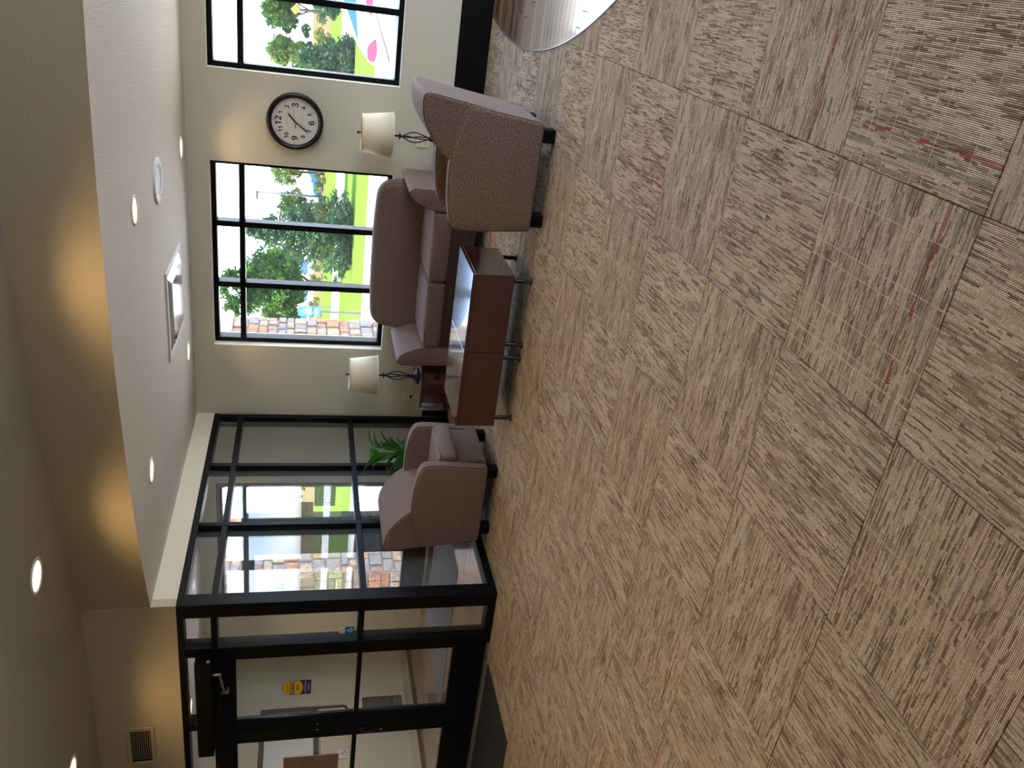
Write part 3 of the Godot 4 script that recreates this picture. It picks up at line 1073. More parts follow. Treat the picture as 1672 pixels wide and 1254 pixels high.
func coffee_table(x0: float, x1: float, label: String) -> void:
	var o := thing("coffee_table", Vector3((x0 + x1) * 0.5, 0, 2.132))
	tag(o, label, "coffee table", "pair of cube coffee tables")
	var hx := (x1 - x0) * 0.5
	part("body", boxm(Vector3(-hx, 0.131, -0.288), Vector3(hx, 0.395, 0.288), 0.002), M.cherry, o)
	part("table_top", boxm(Vector3(-hx, 0.3955, -0.288), Vector3(hx, 0.416, 0.288), 0.002), M.cherry, o)
	for x in [-1, 1]:
		for z in [-1, 1]:
			var st := begin(true)
			lathe(st, [Vector2(0, 0.0), Vector2(0.026, 0.0), Vector2(0.027, 0.008), Vector2(0.016, 0.012), Vector2(0.015, 0.13)], 18, Vector3(x * (hx - 0.05), 0, z * 0.245))
			part("leg", done(st), M.black_plastic, o)

func end_table(at: Vector3, label: String) -> void:
	var o := thing("end_table", at)
	tag(o, label, "end table", "drum end tables")
	var st := begin(true)
	lathe(st, [Vector2(0.0, 0.045), Vector2(0.315, 0.045), Vector2(0.318, 0.05), Vector2(0.318, 0.39), Vector2(0.315, 0.395), Vector2(0, 0.395)], 64)
	part("drum", done(st), M.cherry, o)
	st = begin(true)
	lathe(st, [Vector2(0.315, 0.396), Vector2(0.322, 0.399), Vector2(0.322, 0.415), Vector2(0.319, 0.418)], 64)
	var top := part("table_top", done(st), M.cherry, o)
	st = begin()
	lathe(st, [Vector2(0.319, 0.418), Vector2(0.0, 0.418)], 64)
	part("top_face", done(st), M.cherry, top)
	st = begin(true)
	lathe(st, [Vector2(0, 0), Vector2(0.28, 0), Vector2(0.28, 0.045)], 48)
	part("plinth", done(st), M.black_matte, o)

func table_lamp(at: Vector3, label: String) -> void:
	var o := thing("table_lamp", at)
	tag(o, label, "table lamp", "table lamps on the end tables")
	var st := begin(true)
	lathe(st, [Vector2(0, 0), Vector2(0.075, 0.0), Vector2(0.078, 0.006), Vector2(0.074, 0.014), Vector2(0.05, 0.026), Vector2(0.03, 0.04), Vector2(0.022, 0.055), Vector2(0.02, 0.075), Vector2(0.012, 0.08)], 28)
	part("base", done(st), M.bronze_iron, o)
	for k in 4:
		st = begin(true)
		var t := TAU * (k + 0.5) / 4
		var pts := []
		for j in 25:
			var u := j / 24.0
			var rr := 0.010 + 0.030 * pow(sin(pow(u, 1.35) * PI), 1.0)
			var tw := t + u * 0.9
			pts.append(Vector3(rr * cos(tw), 0.075 + u * 0.215, rr * sin(tw)))
		tube(st, pts, 0.0052, 8)
		part("cage_bar", done(st), M.bronze_iron, o)
	st = begin(true)
	lathe(st, [Vector2(0.008, 0.285), Vector2(0.016, 0.290), Vector2(0.016, 0.298), Vector2(0.008, 0.303), Vector2(0.010, 0.315), Vector2(0.033, 0.326), Vector2(0.03, 0.329), Vector2(0.009, 0.333), Vector2(0.008, 0.46), Vector2(0.016, 0.47), Vector2(0.016, 0.5), Vector2(0.004, 0.51), Vector2(0.004, 0.655)], 18)
	part("stem", done(st), M.bronze_iron, o)
	st = begin(true)
	lathe(st, [Vector2(0.186, 0.385), Vector2(0.150, 0.645), Vector2(0.147, 0.645), Vector2(0.183, 0.385), Vector2(0.186, 0.385)], 48)
	var sh := part("lamp_shade", done(st), M.lamp_shade, o)
	for q in [[0.187, 0.388], [0.151, 0.642]]:
		st = begin(true)
		var ring := []
		for k in 48: ring.append(Vector3(q[0] * cos(TAU * k / 48), q[1], q[0] * sin(TAU * k / 48)))
		tube(st, ring, 0.003, 6, true)
		part("hem", done(st), M.lamp_shade, sh)
	st = begin(true)
	for k in 3:
		var t := TAU * k / 3
		tube(st, [Vector3(0, 0.638, 0), Vector3(0.147 * cos(t), 0.638, 0.147 * sin(t))], 0.002, 6)
	part("spider", done(st), M.bronze_iron, sh)
	st = begin(true)
	lathe(st, [Vector2(0, 0.645), Vector2(0.008, 0.648), Vector2(0.006, 0.655), Vector2(0.012, 0.665), Vector2(0.010, 0.675), Vector2(0, 0.68)], 14)
	part("finial", done(st), M.bronze_iron, o)

func wall_clock() -> void:
	var o := thing("wall_clock", Vector3(2.872, 1.598, 0.0))
	tag(o, "large round black rimmed wall clock between the two windows", "clock")
	var face := Basis(Vector3.RIGHT, PI / 2)
	var st := begin(true)
	lathe(st, [Vector2(0.19, 0.02), Vector2(0.197, 0.040), Vector2(0.208, 0.052), Vector2(0.222, 0.054), Vector2(0.232, 0.046), Vector2(0.235, 0.030), Vector2(0.235, 0.0)], 72, Vector3.ZERO, Transform3D(face, Vector3.ZERO))
	part("rim", done(st), M.black_plastic, o)
	st = begin()
	lathe(st, [Vector2(0.192, 0.026), Vector2(0.0, 0.026)], 72, Vector3.ZERO, Transform3D(face, Vector3.ZERO))
	var dial := part("dial", done(st), M.dial, o)
	for h in 12:
		var n := 12 if h == 0 else h
		var t := TAU * h / 12.0
		var rr := 0.137
		var big := n % 3 == 0
		text("numeral", str(n), 0.072 if big else 0.048, M.ink, dial, Vector3(rr * sin(t), rr * cos(t), 0.027), Vector3.ZERO, 0.001, "Droid Sans", true)
	st = begin()
	for k in 60:
		var t := TAU * k / 60.0
		var l := 0.012 if k % 5 == 0 else 0.008
		var w := 0.0045 if k % 5 == 0 else 0.0016
		cbox(st, Vector3(0, 0.177, 0), Vector3(w, l, 0.001), 0.0, Transform3D(Basis(Vector3.BACK, -t), Vector3(0, 0, 0.0268)))
	part("minute_marks", done(st), M.ink, dial)
	for d in [[0.062, 0.0045, 0.052], [-0.055, 0.0045, 0.045], [-0.068, 0.003, 0.06]]:
		part("print_line", boxm(Vector3(-d[2], d[0], 0.0265), Vector3(d[2], d[0] + d[1], 0.0272), 0.0), M.print_line, dial)
	# hands: about twenty-four minutes to two
	for hd in [["hour_hand", 48.0, 0.095, 0.0075], ["minute_hand", 216.5, 0.150, 0.006]]:
		st = begin()
		prism(st, PackedVector2Array([Vector2(-hd[3] * 0.6, -0.03), Vector2(hd[3] * 0.6, -0.03), Vector2(hd[3], hd[2] * 0.75), Vector2(0, hd[2]), Vector2(-hd[3], hd[2] * 0.75)]), 0.0, 0.0015)
		var p := part(hd[0], done(st), M.ink, o, Vector3(0, 0, 0.031 if hd[0] == "hour_hand" else 0.034))
		p.rotation.z = -deg_to_rad(hd[1])
	st = begin()
	box2(st, Vector3(-0.0009, -0.055, 0), Vector3(0.0009, 0.15, 0.001), 0.0)
	box2(st, Vector3(-0.003, -0.055, 0), Vector3(0.003, -0.02, 0.001), 0.0)
	var s := part("second_hand", done(st), M.ink, o, Vector3(0, 0, 0.037))
	s.rotation.z = -deg_to_rad(82)
	st = begin(true)
	lathe(st, [Vector2(0.006, 0.03), Vector2(0.006, 0.04), Vector2(0, 0.041)], 14, Vector3.ZERO, Transform3D(face, Vector3.ZERO))
	part("hub", done(st), M.ink, o)

func outlet(at: Vector3, label: String, plug: bool) -> void:
	var o := thing("wall_outlet", at)
	tag(o, label, "wall outlet", "wall outlets below the windows")
	part("cover_plate", boxm(Vector3(-0.036, -0.057, 0), Vector3(0.036, 0.057, 0.005), 0.002), M.outlet_ivory, o)
	for y in [-0.022, 0.022]:
		var st := begin()
		prism(st, rounded([[-0.017, y - 0.014, 0.006], [0.017, y - 0.014, 0.006], [0.017, y + 0.014, 0.006], [-0.017, y + 0.014, 0.006]], 3), 0.005, 0.0065)
		var f := part("receptacle", done(st), M.dial, o)
		st = begin()
		for x in [-0.006, 0.006]: box2(st, Vector3(x - 0.0012, y - 0.002, 0.0064), Vector3(x + 0.0012, y + 0.006, 0.0068), 0.0)
		part("slots", done(st), M.ink, f)
	if plug:
		part("plug", boxm(Vector3(-0.014, -0.036, 0.006), Vector3(0.014, -0.01, 0.035), 0.004), M.black_plastic, o)

# pot plant behind the left armchair
func potted_plant() -> void:
	var o := thing("potted_plant", Vector3(0.34, 0, 1.27))
	tag(o, "leafy green potted plant behind the left armchair by the glass partition", "plant")
	var st := begin(true)
	lathe(st, [Vector2(0, 0), Vector2(0.10, 0), Vector2(0.13, 0.24), Vector2(0.138, 0.25), Vector2(0.138, 0.27), Vector2(0.125, 0.27), Vector2(0.12, 0.25), Vector2(0, 0.25)], 28)
	part("pot", done(st), M.terracotta, o)
	st = begin(true)
	lathe(st, [Vector2(0.122, 0.251), Vector2(0.06, 0.262), Vector2(0, 0.264)], 20)
	part("soil", done(st), M.bark, o)
	var r := RandomNumberGenerator.new()
	r.seed = 44
	for k in 20:
		var t := k * 2.399 + r.randf_range(-0.3, 0.3)
		var h := r.randf_range(0.50, 0.84)
		var reach := r.randf_range(0.02, 0.09)
		var rootp := Vector3(0.03 * cos(t), 0.25, 0.03 * sin(t))
		var dir := Vector3(cos(t), 0, sin(t))
		var tip := Vector3(0, h, 0) + dir * reach
		var pts := []
		for j in 7:
			var u := j / 6.0
			pts.append(rootp.lerp(tip, u) + dir * -0.03 * sin(u * PI))
		st = begin(true)
		tube(st, pts, 0.0045, 5)
		var stem := part("stem", done(st), M.house_leaf, o)
		var l := r.randf_range(0.20, 0.30)
		var w := r.randf_range(0.034, 0.052)
		var d := (dir * r.randf_range(0.35, 0.8) + Vector3.UP).normalized()
		var side := d.cross(Vector3(r.randf_range(-.3, .3), 1, r.randf_range(-.3, .3))).normalized()
		var bend := r.randf_range(0.25, 0.75)
		st = begin(true)
		var prev := []
		for j in 12:
			var u := j / 11.0
			var a := u * bend * 1.6
			var cpos := tip + d * l * u + dir * l * 0.35 * bend * u * u - Vector3.UP * l * bend * 0.85 * u * u
			var nrm := side.cross((d - Vector3.UP * bend * 1.2 * u).normalized()).normalized()
			var ww := w * pow(sin(pow(u, 0.8) * PI), 0.75) + 0.0006
			var row := [cpos - side * ww + nrm * ww * 0.4, cpos, cpos + side * ww + nrm * ww * 0.4]
			if prev:
				for q in 2:
					quad(st, prev[q], prev[q + 1], row[q + 1], row[q])
					quad(st, prev[q] - nrm * 0.0008, row[q] - nrm * 0.0008, row[q + 1] - nrm * 0.0008, prev[q + 1] - nrm * 0.0008)
			prev = row
		part("leaf", done(st), M.house_leaf, stem)

func vestibule_things() -> void:
	# mats
	var st := begin()
	box2(st, Vector3(-2.78, 0.0, 0.11), Vector3(-0.918, 0.007, 1.38), 0.003)
	var o: Node3D = part("entrance_mat", done(st), M.ribbed_mat)
	tag(o, "grey ribbed entrance mat on the vestibule planks", "mat")
	for k in 51:
		st = begin()
		var z := 0.125 + k * 0.0245
		box2(st, Vector3(-2.76, 0.007, z), Vector3(-0.935, 0.011, z + 0.012), 0.002)
		part("rib", done(st), M.ribbed_mat, o)
	o = part("door_mat", boxm(Vector3(-2.35, 0.0, 2.80), Vector3(-0.672, 0.010, 3.557), 0.004), M.door_mat)
	tag(o, "black door mat on the carpet at the entry doors", "mat")
	# things on the far vestibule wall (plane x = -4.17)
	var X := -4.17
	o = thing("picture_frame", Vector3(X, 1.545, 0.47), PI / 2)
	tag(o, "black framed sketch print on the vestibule wall", "picture")
	st = begin()
	var hw := 0.44
	var hh := 0.31
	for s in [-1, 1]:
		box2(st, Vector3(-hw - 0.03, s * hh - 0.03, 0), Vector3(hw + 0.03, s * hh + 0.03, 0.03), 0.004)
		box2(st, Vector3(s * hw - 0.03, -hh + 0.03, 0), Vector3(s * hw + 0.03, hh - 0.03, 0.03), 0.004)
	part("frame", done(st), M.black_plastic, o)
	part("print", boxm(Vector3(-hw, -hh, 0.004), Vector3(hw, hh, 0.008), 0.0), M.art_print, o)
	o = thing("wall_heater", Vector3(X, 0.415, 0.13), PI / 2)
	tag(o, "recessed wall heater with dark grille and white frame, low on the vestibule wall", "heater")
	st = begin()
	for s in [-1, 1]:
		box2(st, Vector3(-0.27, s * 0.27 - 0.02, 0), Vector3(0.27, s * 0.27 + 0.02, 0.02))
		box2(st, Vector3(s * 0.25 - 0.02, -0.25, 0), Vector3(s * 0.25 + 0.02, 0.25, 0.02))
	part("frame", done(st), M.white_paint, o)
	part("backing", boxm(Vector3(-0.23, -0.25, 0.0), Vector3(0.23, 0.25, 0.004), 0.0), M.black_plastic, o)
	for k in 15: part("slat", boxm(Vector3(-0.22, -0.10 + k * 0.022, 0.004), Vector3(0.22, -0.09 + k * 0.022, 0.014)), M.heater_grey, o)
	part("control", boxm(Vector3(-0.2, -0.22, 0.004), Vector3(0.2, -0.13, 0.012)), M.heater_grey, o)
	st = begin(true)
	lathe(st, [Vector2(0.018, 0), Vector2(0.016, 0.02), Vector2(0, 0.021)], 16, Vector3.ZERO, Transform3D(Basis(Vector3.RIGHT, PI / 2), Vector3(-0.1, -0.175, 0.012)))
	part("dial", done(st), M.sign_white, o)
	o = thing("switch_plate", Vector3(X, 0.94, 0.45), PI / 2)
	tag(o, "square white plate above the crossbar on the vestibule wall, nearer the picture", "switch")
	part("cover_plate", boxm(Vector3(-0.05, -0.05, 0), Vector3(0.05, 0.05, 0.02), 0.004), M.outlet_ivory, o)
	o = thing("push_plate", Vector3(X, 0.93, 0.725), PI / 2)
	tag(o, "square push plate with a wheelchair mark on the vestibule wall beside the brown notice", "switch")
	part("cover_plate", boxm(Vector3(-0.06, -0.06, 0), Vector3(0.06, 0.06, 0.025), 0.004), M.sign_white, o)
	wheelchair(o, Vector3(0, 0, 0.026), 0.05, M.print_grey)
	o = part("notice_board", boxm(Vector3(-0.2, -0.22, 0), Vector3(0.2, 0.22, 0.012), 0.002), M.notice_wood)
	o.position = Vector3(-1.88, 1.35, 2.705)
	tag(o, "brown wood grain notice board hung on the left door leaf", "notice")
	# stickers
	o = thing("caution_sticker", Vector3(-0.905, 1.487, 2.7015))
	tag(o, "yellow and blue caution sticker on the entry door glass", "sticker")
	caution(o, true)
	o.scale = Vector3(0.86, 0.86, 1.0)
	o = thing("caution_sticker", Vector3(-1.415, 1.47, -0.3585))
	tag(o, "arched caution sticker on the outer sidelight glass, seen from its back", "sticker")
	caution(o, false)
	o = thing("door_poster", Vector3(-1.25, 1.21, -0.357))
	tag(o, "pale green paper notice taped to the outer sidelight glass", "poster")
	part("sheet", boxm(Vector3(-0.135, -0.115, 0), Vector3(0.135, 0.115, 0.001), 0.0), M.paper_green, o)
	for k in 5:
		for j in 2:
			part("print_mark", boxm(Vector3(-0.095 + k * 0.042, -0.005 - j * 0.045, 0.001), Vector3(-0.075 + k * 0.042, 0.012 - j * 0.045, 0.0015), 0.0), M.print_dark, o)
	part("print_line", boxm(Vector3(-0.06, 0.05, 0.001), Vector3(0.06, 0.058, 0.0015), 0.0), M.print_dark, o)
	o = thing("access_sticker", Vector3(-0.35, 1.10, 2.6885))
	tag(o, "small blue wheelchair access sticker on the sidelight glass", "sticker")
	part("sheet", boxm(Vector3(-0.035, -0.035, 0), Vector3(0.035, 0.035, 0.0008), 0.0), M.sign_blue, o)
	part("upper_sheet", boxm(Vector3(-0.03, 0.036, 0), Vector3(0.03, 0.078, 0.0008), 0.0), M.sign_white, o)
	wheelchair(o, Vector3(0, 0, 0.001), 0.026, M.sign_white)
	wheelchair(o, Vector3(0, 0.057, 0.001), 0.016, M.sign_blue)

func caution(o: Node3D, front: bool) -> void:
	var arch := PackedVector2Array()
	for k in 25:
		var t := PI * k / 24.0
		arch.append(Vector2(0.085 * cos(t), 0.03 + 0.085 * sin(t)))
	arch.append(Vector2(-0.085, 0.0))
	for k in 13:
		var t := PI + PI * k / 12.0
		arch.append(Vector2(0.085 * cos(t), -0.02 + 0.045 * sin(t)))
	var st := begin()
	box2(st, Vector3(-0.088, -0.135, 0), Vector3(0.088, -0.02, 0.0006), 0.0)
	part("lower_panel", done(st), M.sign_navy if front else M.print_grey, o)
	st = begin()
	prism(st, insetted(arch, -0.004), 0.0, 0.0009)
	part("border", done(st), M.ink, o)
	st = begin()
	prism(st, arch, 0.0, 0.0014)
	part("arch_panel", done(st), M.sign_yellow if front else M.olive_back, o)
	if not front: return
	part("band", boxm(Vector3(-0.085, 0.012, 0.0014), Vector3(0.085, 0.05, 0.0019), 0.0), M.ink, o)
	text("lettering", "CAUTION", 0.042, M.sign_caution, o, Vector3(0, 0.031, 0.002), Vector3.ZERO, 0.0004, "Droid Sans", true)
	text("lettering", "AUTOMATIC", 0.022, M.ink, o, Vector3(0, 0.072, 0.0018), Vector3.ZERO, 0.0004)
	text("lettering", "DOOR", 0.026, M.ink, o, Vector3(0, -0.018, 0.0018), Vector3.ZERO, 0.0004, "Droid Sans", true)
	text("lettering", "ACTIVATE SWITCH", 0.019, M.sign_white, o, Vector3(0, -0.085, 0.001), Vector3.ZERO, 0.0004)
	text("lettering", "TO OPERATE", 0.019, M.sign_white, o, Vector3(0, -0.113, 0.001), Vector3.ZERO, 0.0004)

func wheelchair(o: Node3D, at: Vector3, s: float, m) -> void:
	var st := begin(true)
	var arc := []
	for k in 15:
		var t := deg_to_rad(130 + k * 15.5)
		arc.append(at + Vector3(cos(t) * 0.5 - 0.1, sin(t) * 0.5 - 0.35, 0) * s)
	tube(st, arc, s * 0.09, 6)
	tube(st, [at + Vector3(-0.12, 0.55, 0) * s, at + Vector3(-0.06, -0.1, 0) * s, at + Vector3(0.4, -0.12, 0) * s, at + Vector3(0.62, -0.7, 0) * s, at + Vector3(0.8, -0.66, 0) * s], s * 0.1, 6)
	tube(st, [at + Vector3(-0.1, 0.22, 0) * s, at + Vector3(0.3, 0.22, 0) * s], s * 0.08, 6)
	lathe(st, [Vector2(0, 0), Vector2(s * 0.15, 0), Vector2(s * 0.15, s * 0.05), Vector2(0, s * 0.05)], 14, Vector3.ZERO, Transform3D(Basis(Vector3.RIGHT, PI / 2), at + Vector3(-0.14, 0.78, 0) * s))
	part("wheelchair_mark", done(st), m, o)

# ---------------------------------------------------------------- outdoors
func leaves(st: SurfaceTool, r: RandomNumberGenerator, c: Vector3, rad: Vector3, n: int, size: float, shell_ := 0.55) -> void:
	for k in n:
		var d := Vector3(r.randfn(), r.randfn(), r.randfn()).normalized()
		var p := c + d * rad * pow(r.randf_range(shell_ * shell_ * shell_, 1.0), 0.333)
		leaf(st, r, p, size * r.randf_range(0.6, 1.3), d)

func leaf(st: SurfaceTool, r: RandomNumberGenerator, p: Vector3, s: float, d: Vector3) -> void:
	var n := (d + Vector3(r.randfn(), r.randfn() + 0.5, r.randfn()) * 0.7).normalized()
	var u := n.cross(Vector3(r.randfn(), r.randfn(), r.randfn())).normalized()
	var v := n.cross(u)
	quad(st, p - u * s, p - v * s * 0.55 + n * s * 0.15, p + u * s, p + v * s * 0.55 + n * s * 0.15)

func tree(called: String, label: String, group: String, at: Vector3, blobs: Array, m, m2, n: int, size: float, trunk: float, seed_: int) -> void:
	var o := thing(called, at)
	tag(o, label, "tree" if called.contains("tree") or called.contains("spruce") else "shrub", group)
	var r := RandomNumberGenerator.new()
	r.seed = seed_
	var total := 0.0
	for b in blobs: total += b[3] * b[4]
	var sts := [begin(), begin()]
	for b in blobs:
		var share := int(n * b[3] * b[4] / total)
		# a crown of many small clusters
		var cl := maxi(3, share / 45)
		for k in cl:
			var d := Vector3(r.randfn(), r.randfn(), r.randfn()).normalized()
			var c: Vector3 = Vector3(b[0], b[1], b[2]) + d * Vector3(b[3], b[4], b[3]) * pow(r.randf_range(0.15, 1.0), 0.4) * 0.86
			leaves(sts[0 if r.randf() < 0.65 else 1], r, c, Vector3.ONE * b[3] * r.randf_range(0.16, 0.30), share / cl, size, 0.2)
	var f := part("foliage", done(sts[0]), m, o)
	f.set_meta("kind", "stuff")
	f = part("light_foliage", done(sts[1]), m2, o)
	f.set_meta("kind", "stuff")
	if trunk > 0:
		var st := begin(true)
		var top: Array = blobs[0]
		tube(st, [Vector3(0, 0, 0), Vector3(0.03, top[1] * 0.4, 0), Vector3(top[0] * 0.5, top[1] * 0.8, top[2] * 0.5), Vector3(top[0], top[1] + top[4] * 0.4, top[2])], trunk, 8, false, 0.35)
		for b in blobs.slice(1): tube(st, [Vector3(0.02, top[1] * 0.45, 0), Vector3(b[0] * 0.6, lerpf(top[1] * 0.45, b[1], 0.6), b[2] * 0.6), Vector3(b[0], b[1], b[2])], trunk * 0.45, 6, false, 0.4)
		part("trunk", done(st), M.bark, o)

func spruce(label: String, at: Vector3, h: float, rad: float, seed_: int) -> void:
	var o := thing("spruce_tree", at)
	tag(o, label, "tree", "spruces on the lawn")
	var r := RandomNumberGenerator.new()
	r.seed = seed_
	var sts := [begin(), begin()]
	for k in 260:
		var u := pow(r.randf(), 1.25)
		var y := 0.05 + u * (h - 0.15)
		var len_ := rad * (1.0 - pow(u, 1.15)) * r.randf_range(0.75, 1.08) + 0.12
		var t := r.randf() * TAU
		var d := Vector3(cos(t), 0, sin(t))
		var st: SurfaceTool = sts[0 if r.randf() < 0.6 else 1]
		var n := int(8 + len_ * 26)
		for j in n:
			var w := pow(j / float(n), 0.8)
			var p := Vector3(0, y, 0) + d * len_ * w + Vector3.UP * (0.22 * w * w * len_ - 0.28 * len_ * w * (1 - w))
			p += Vector3(r.randfn(), r.randfn() * 0.7, r.randfn()) * 0.07
			var s := r.randf_range(0.07, 0.14)
			var uu := (d + Vector3(r.randfn(), r.randfn() + 0.3, r.randfn()) * 0.6).normalized()
			var vv := uu.cross(Vector3(r.randfn(), r.randfn(), r.randfn())).normalized()
			quad(st, p - uu * s, p - vv * s * 0.32, p + uu * s, p + vv * s * 0.32)
	var f := part("needles", done(sts[0]), M.needle_blue, o)
	f.set_meta("kind", "stuff")
	f = part("light_needles", done(sts[1]), M.needle_green, o)
	f.set_meta("kind", "stuff")
	var st := begin(true)
	tube(st, [Vector3.ZERO, Vector3(0, h * 0.5, 0), Vector3(0, h * 0.97, 0)], 0.11, 8, false, 0.15)
	part("trunk", done(st), M.bark, o)

# stone pier: rows of uneven stones on four faces, with a cap
func stone_pier(label: String, x0: float, x1: float, z0: float, z1: float, h: float, seed_: int, big := 1.0) -> void:
	var o := thing("stone_pier", Vector3((x0 + x1) * 0.5, GY, (z0 + z1) * 0.5))
	tag(o, label, "pier", "stone piers at the entrance")
	var hx := (x1 - x0) * 0.5
	var hz := (z1 - z0) * 0.5
	part("core", boxm(Vector3(-hx + 0.035, 0, -hz + 0.035), Vector3(hx - 0.035, h, hz - 0.035), 0.0), M.mortar, o)
	var r := RandomNumberGenerator.new()
	r.seed = seed_
	for side in 4:
		if side == 2: continue    # the face turned away from the building
		var turn := Basis(Vector3.UP, side * PI / 2)
		var half := hx if side % 2 == 0 else hz
		var deep := hz if side % 2 == 0 else hx
		var y := 0.0
		while y < h - 0.03:
			var rh := minf(r.randf_range(0.12, 0.22) * big, h - y)
			if h - y - rh < 0.08: rh = h - y
			var x := -half
			while x < half - 0.02:
				var w := r.randf_range(0.14, 0.34) * big
				if half - x - w < 0.1: w = half - x
				var splits := [[y, rh]]
				if rh > 0.19 and r.randf() < 0.4: splits = [[y, rh * 0.5], [y + rh * 0.5, rh * 0.5]]
				for s in splits:
					var st := begin()
					var g := 0.007
					var out := deep - r.randf_range(0.0, 0.018)
					cbox(st, Vector3(x + w * 0.5, s[0] + s[1] * 0.5, (out + deep - 0.06) * 0.5), Vector3(w - g * 2, s[1] - g * 2, out - deep + 0.06), 0.011, Transform3D(turn * Basis(Vector3.BACK, r.randf_range(-0.02, 0.02) if w < 0.3 else 0.0), Vector3.ZERO))
					part("stone", done(st), M["stone%d" % (r.randi() % 6)], o)
				x += w
			y += rh
	var st := begin()
	cbox(st, Vector3(0, h + 0.05, 0), Vector3(hx * 2 + 0.09, 0.10, hz * 2 + 0.09), 0.03)
	part("cap", done(st), M.concrete, o)

# car: nose towards -x, standing on y = 0, centred
func car(label: String, at: Vector3, turn: float, body_mat, l := 4.5) -> void:
	var o := thing("car", at, turn)
	tag(o, label, "car")
	var k := l / 4.5
	var side := rounded([[-2.2 * k, 0.32, 0.08], [2.2 * k, 0.32, 0.08], [2.24 * k, 0.75, 0.15], [2.1 * k, 1.02, 0.15], [-0.75 * k, 1.0, 0.1], [-1.55 * k, 0.96, 0.3], [-2.18 * k, 0.78, 0.2]], 5)
	var st := begin(true)
	prism(st, side, -0.88, 0.88, 0.12, Transform3D(), 5)
	part("body", done(st), body_mat, o)
	var cab := rounded([[-0.85 * k, 0.98, 0.02], [2.0 * k, 1.0, 0.02], [1.62 * k, 1.46, 0.2], [0.15 * k, 1.5, 0.25]], 6)
	st = begin(true)
	prism(st, cab, -0.78, 0.78, 0.1, Transform3D(), 5)
	part("cabin", done(st), body_mat, o)
	for s in [-1, 1]:
		var win := rounded([[-0.6 * k, 1.02, 0.03], [1.75 * k, 1.03, 0.05], [1.5 * k, 1.39, 0.1], [0.2 * k, 1.42, 0.12]], 4)
		st = begin()
		prism(st, win, -0.006, 0.006, 0.0, Transform3D(Basis(), Vector3(0, 0, s * 0.781)))
		part("side_window", done(st), M.car_glass, o)
	st = begin()
	var a := Vector3(-0.78 * k, 1.04, 0)
	var b := Vector3(0.12 * k, 1.46, 0)
	for z in [0]:
		quad(st, a + Vector3(-0.03, 0, -0.66), a + Vector3(-0.03, 0, 0.66), b + Vector3(-0.03, 0, 0.6), b + Vector3(-0.03, 0, -0.6))
		quad(st, a + Vector3(0, -0.02, 0.66), a + Vector3(0, -0.02, -0.66), b + Vector3(0, -0.02, -0.6), b + Vector3(0, -0.02, 0.6))
	part("windscreen", done(st), M.car_glass, o)
	for x in [-1.42 * k, 1.4 * k]:
		for s in [-1, 1]:
			st = begin(true)
			lathe(st, [Vector2(0, -0.1), Vector2(0.2, -0.1), Vector2(0.31, -0.09), Vector2(0.33, -0.04), Vector2(0.33, 0.04), Vector2(0.31, 0.09), Vector2(0.2, 0.1), Vector2(0, 0.1)], 24, Vector3.ZERO, Transform3D(Basis(Vector3.RIGHT, PI / 2), Vector3(x, 0.33, s * 0.82)))
			var w := part("wheel", done(st), M.tyre, o)
			st = begin(true)
			lathe(st, [Vector2(0, 0.115), Vector2(0.18, 0.112), Vector2(0.2, 0.1)], 20, Vector3.ZERO, Transform3D(Basis(Vector3.RIGHT, s * PI / 2), Vector3(x, 0.33, s * 0.82)))
			part("hubcap", done(st), M.steel, w)
	for s in [-0.6, 0.6]:
		st = begin(true)
		cushion(st, Vector3(-2.12 * k, 0.68, s), Vector3(0.16, 0.14, 0.36), 0.05, Vector3.ZERO, 2)
		part("headlight", done(st), M.sign_white, o)

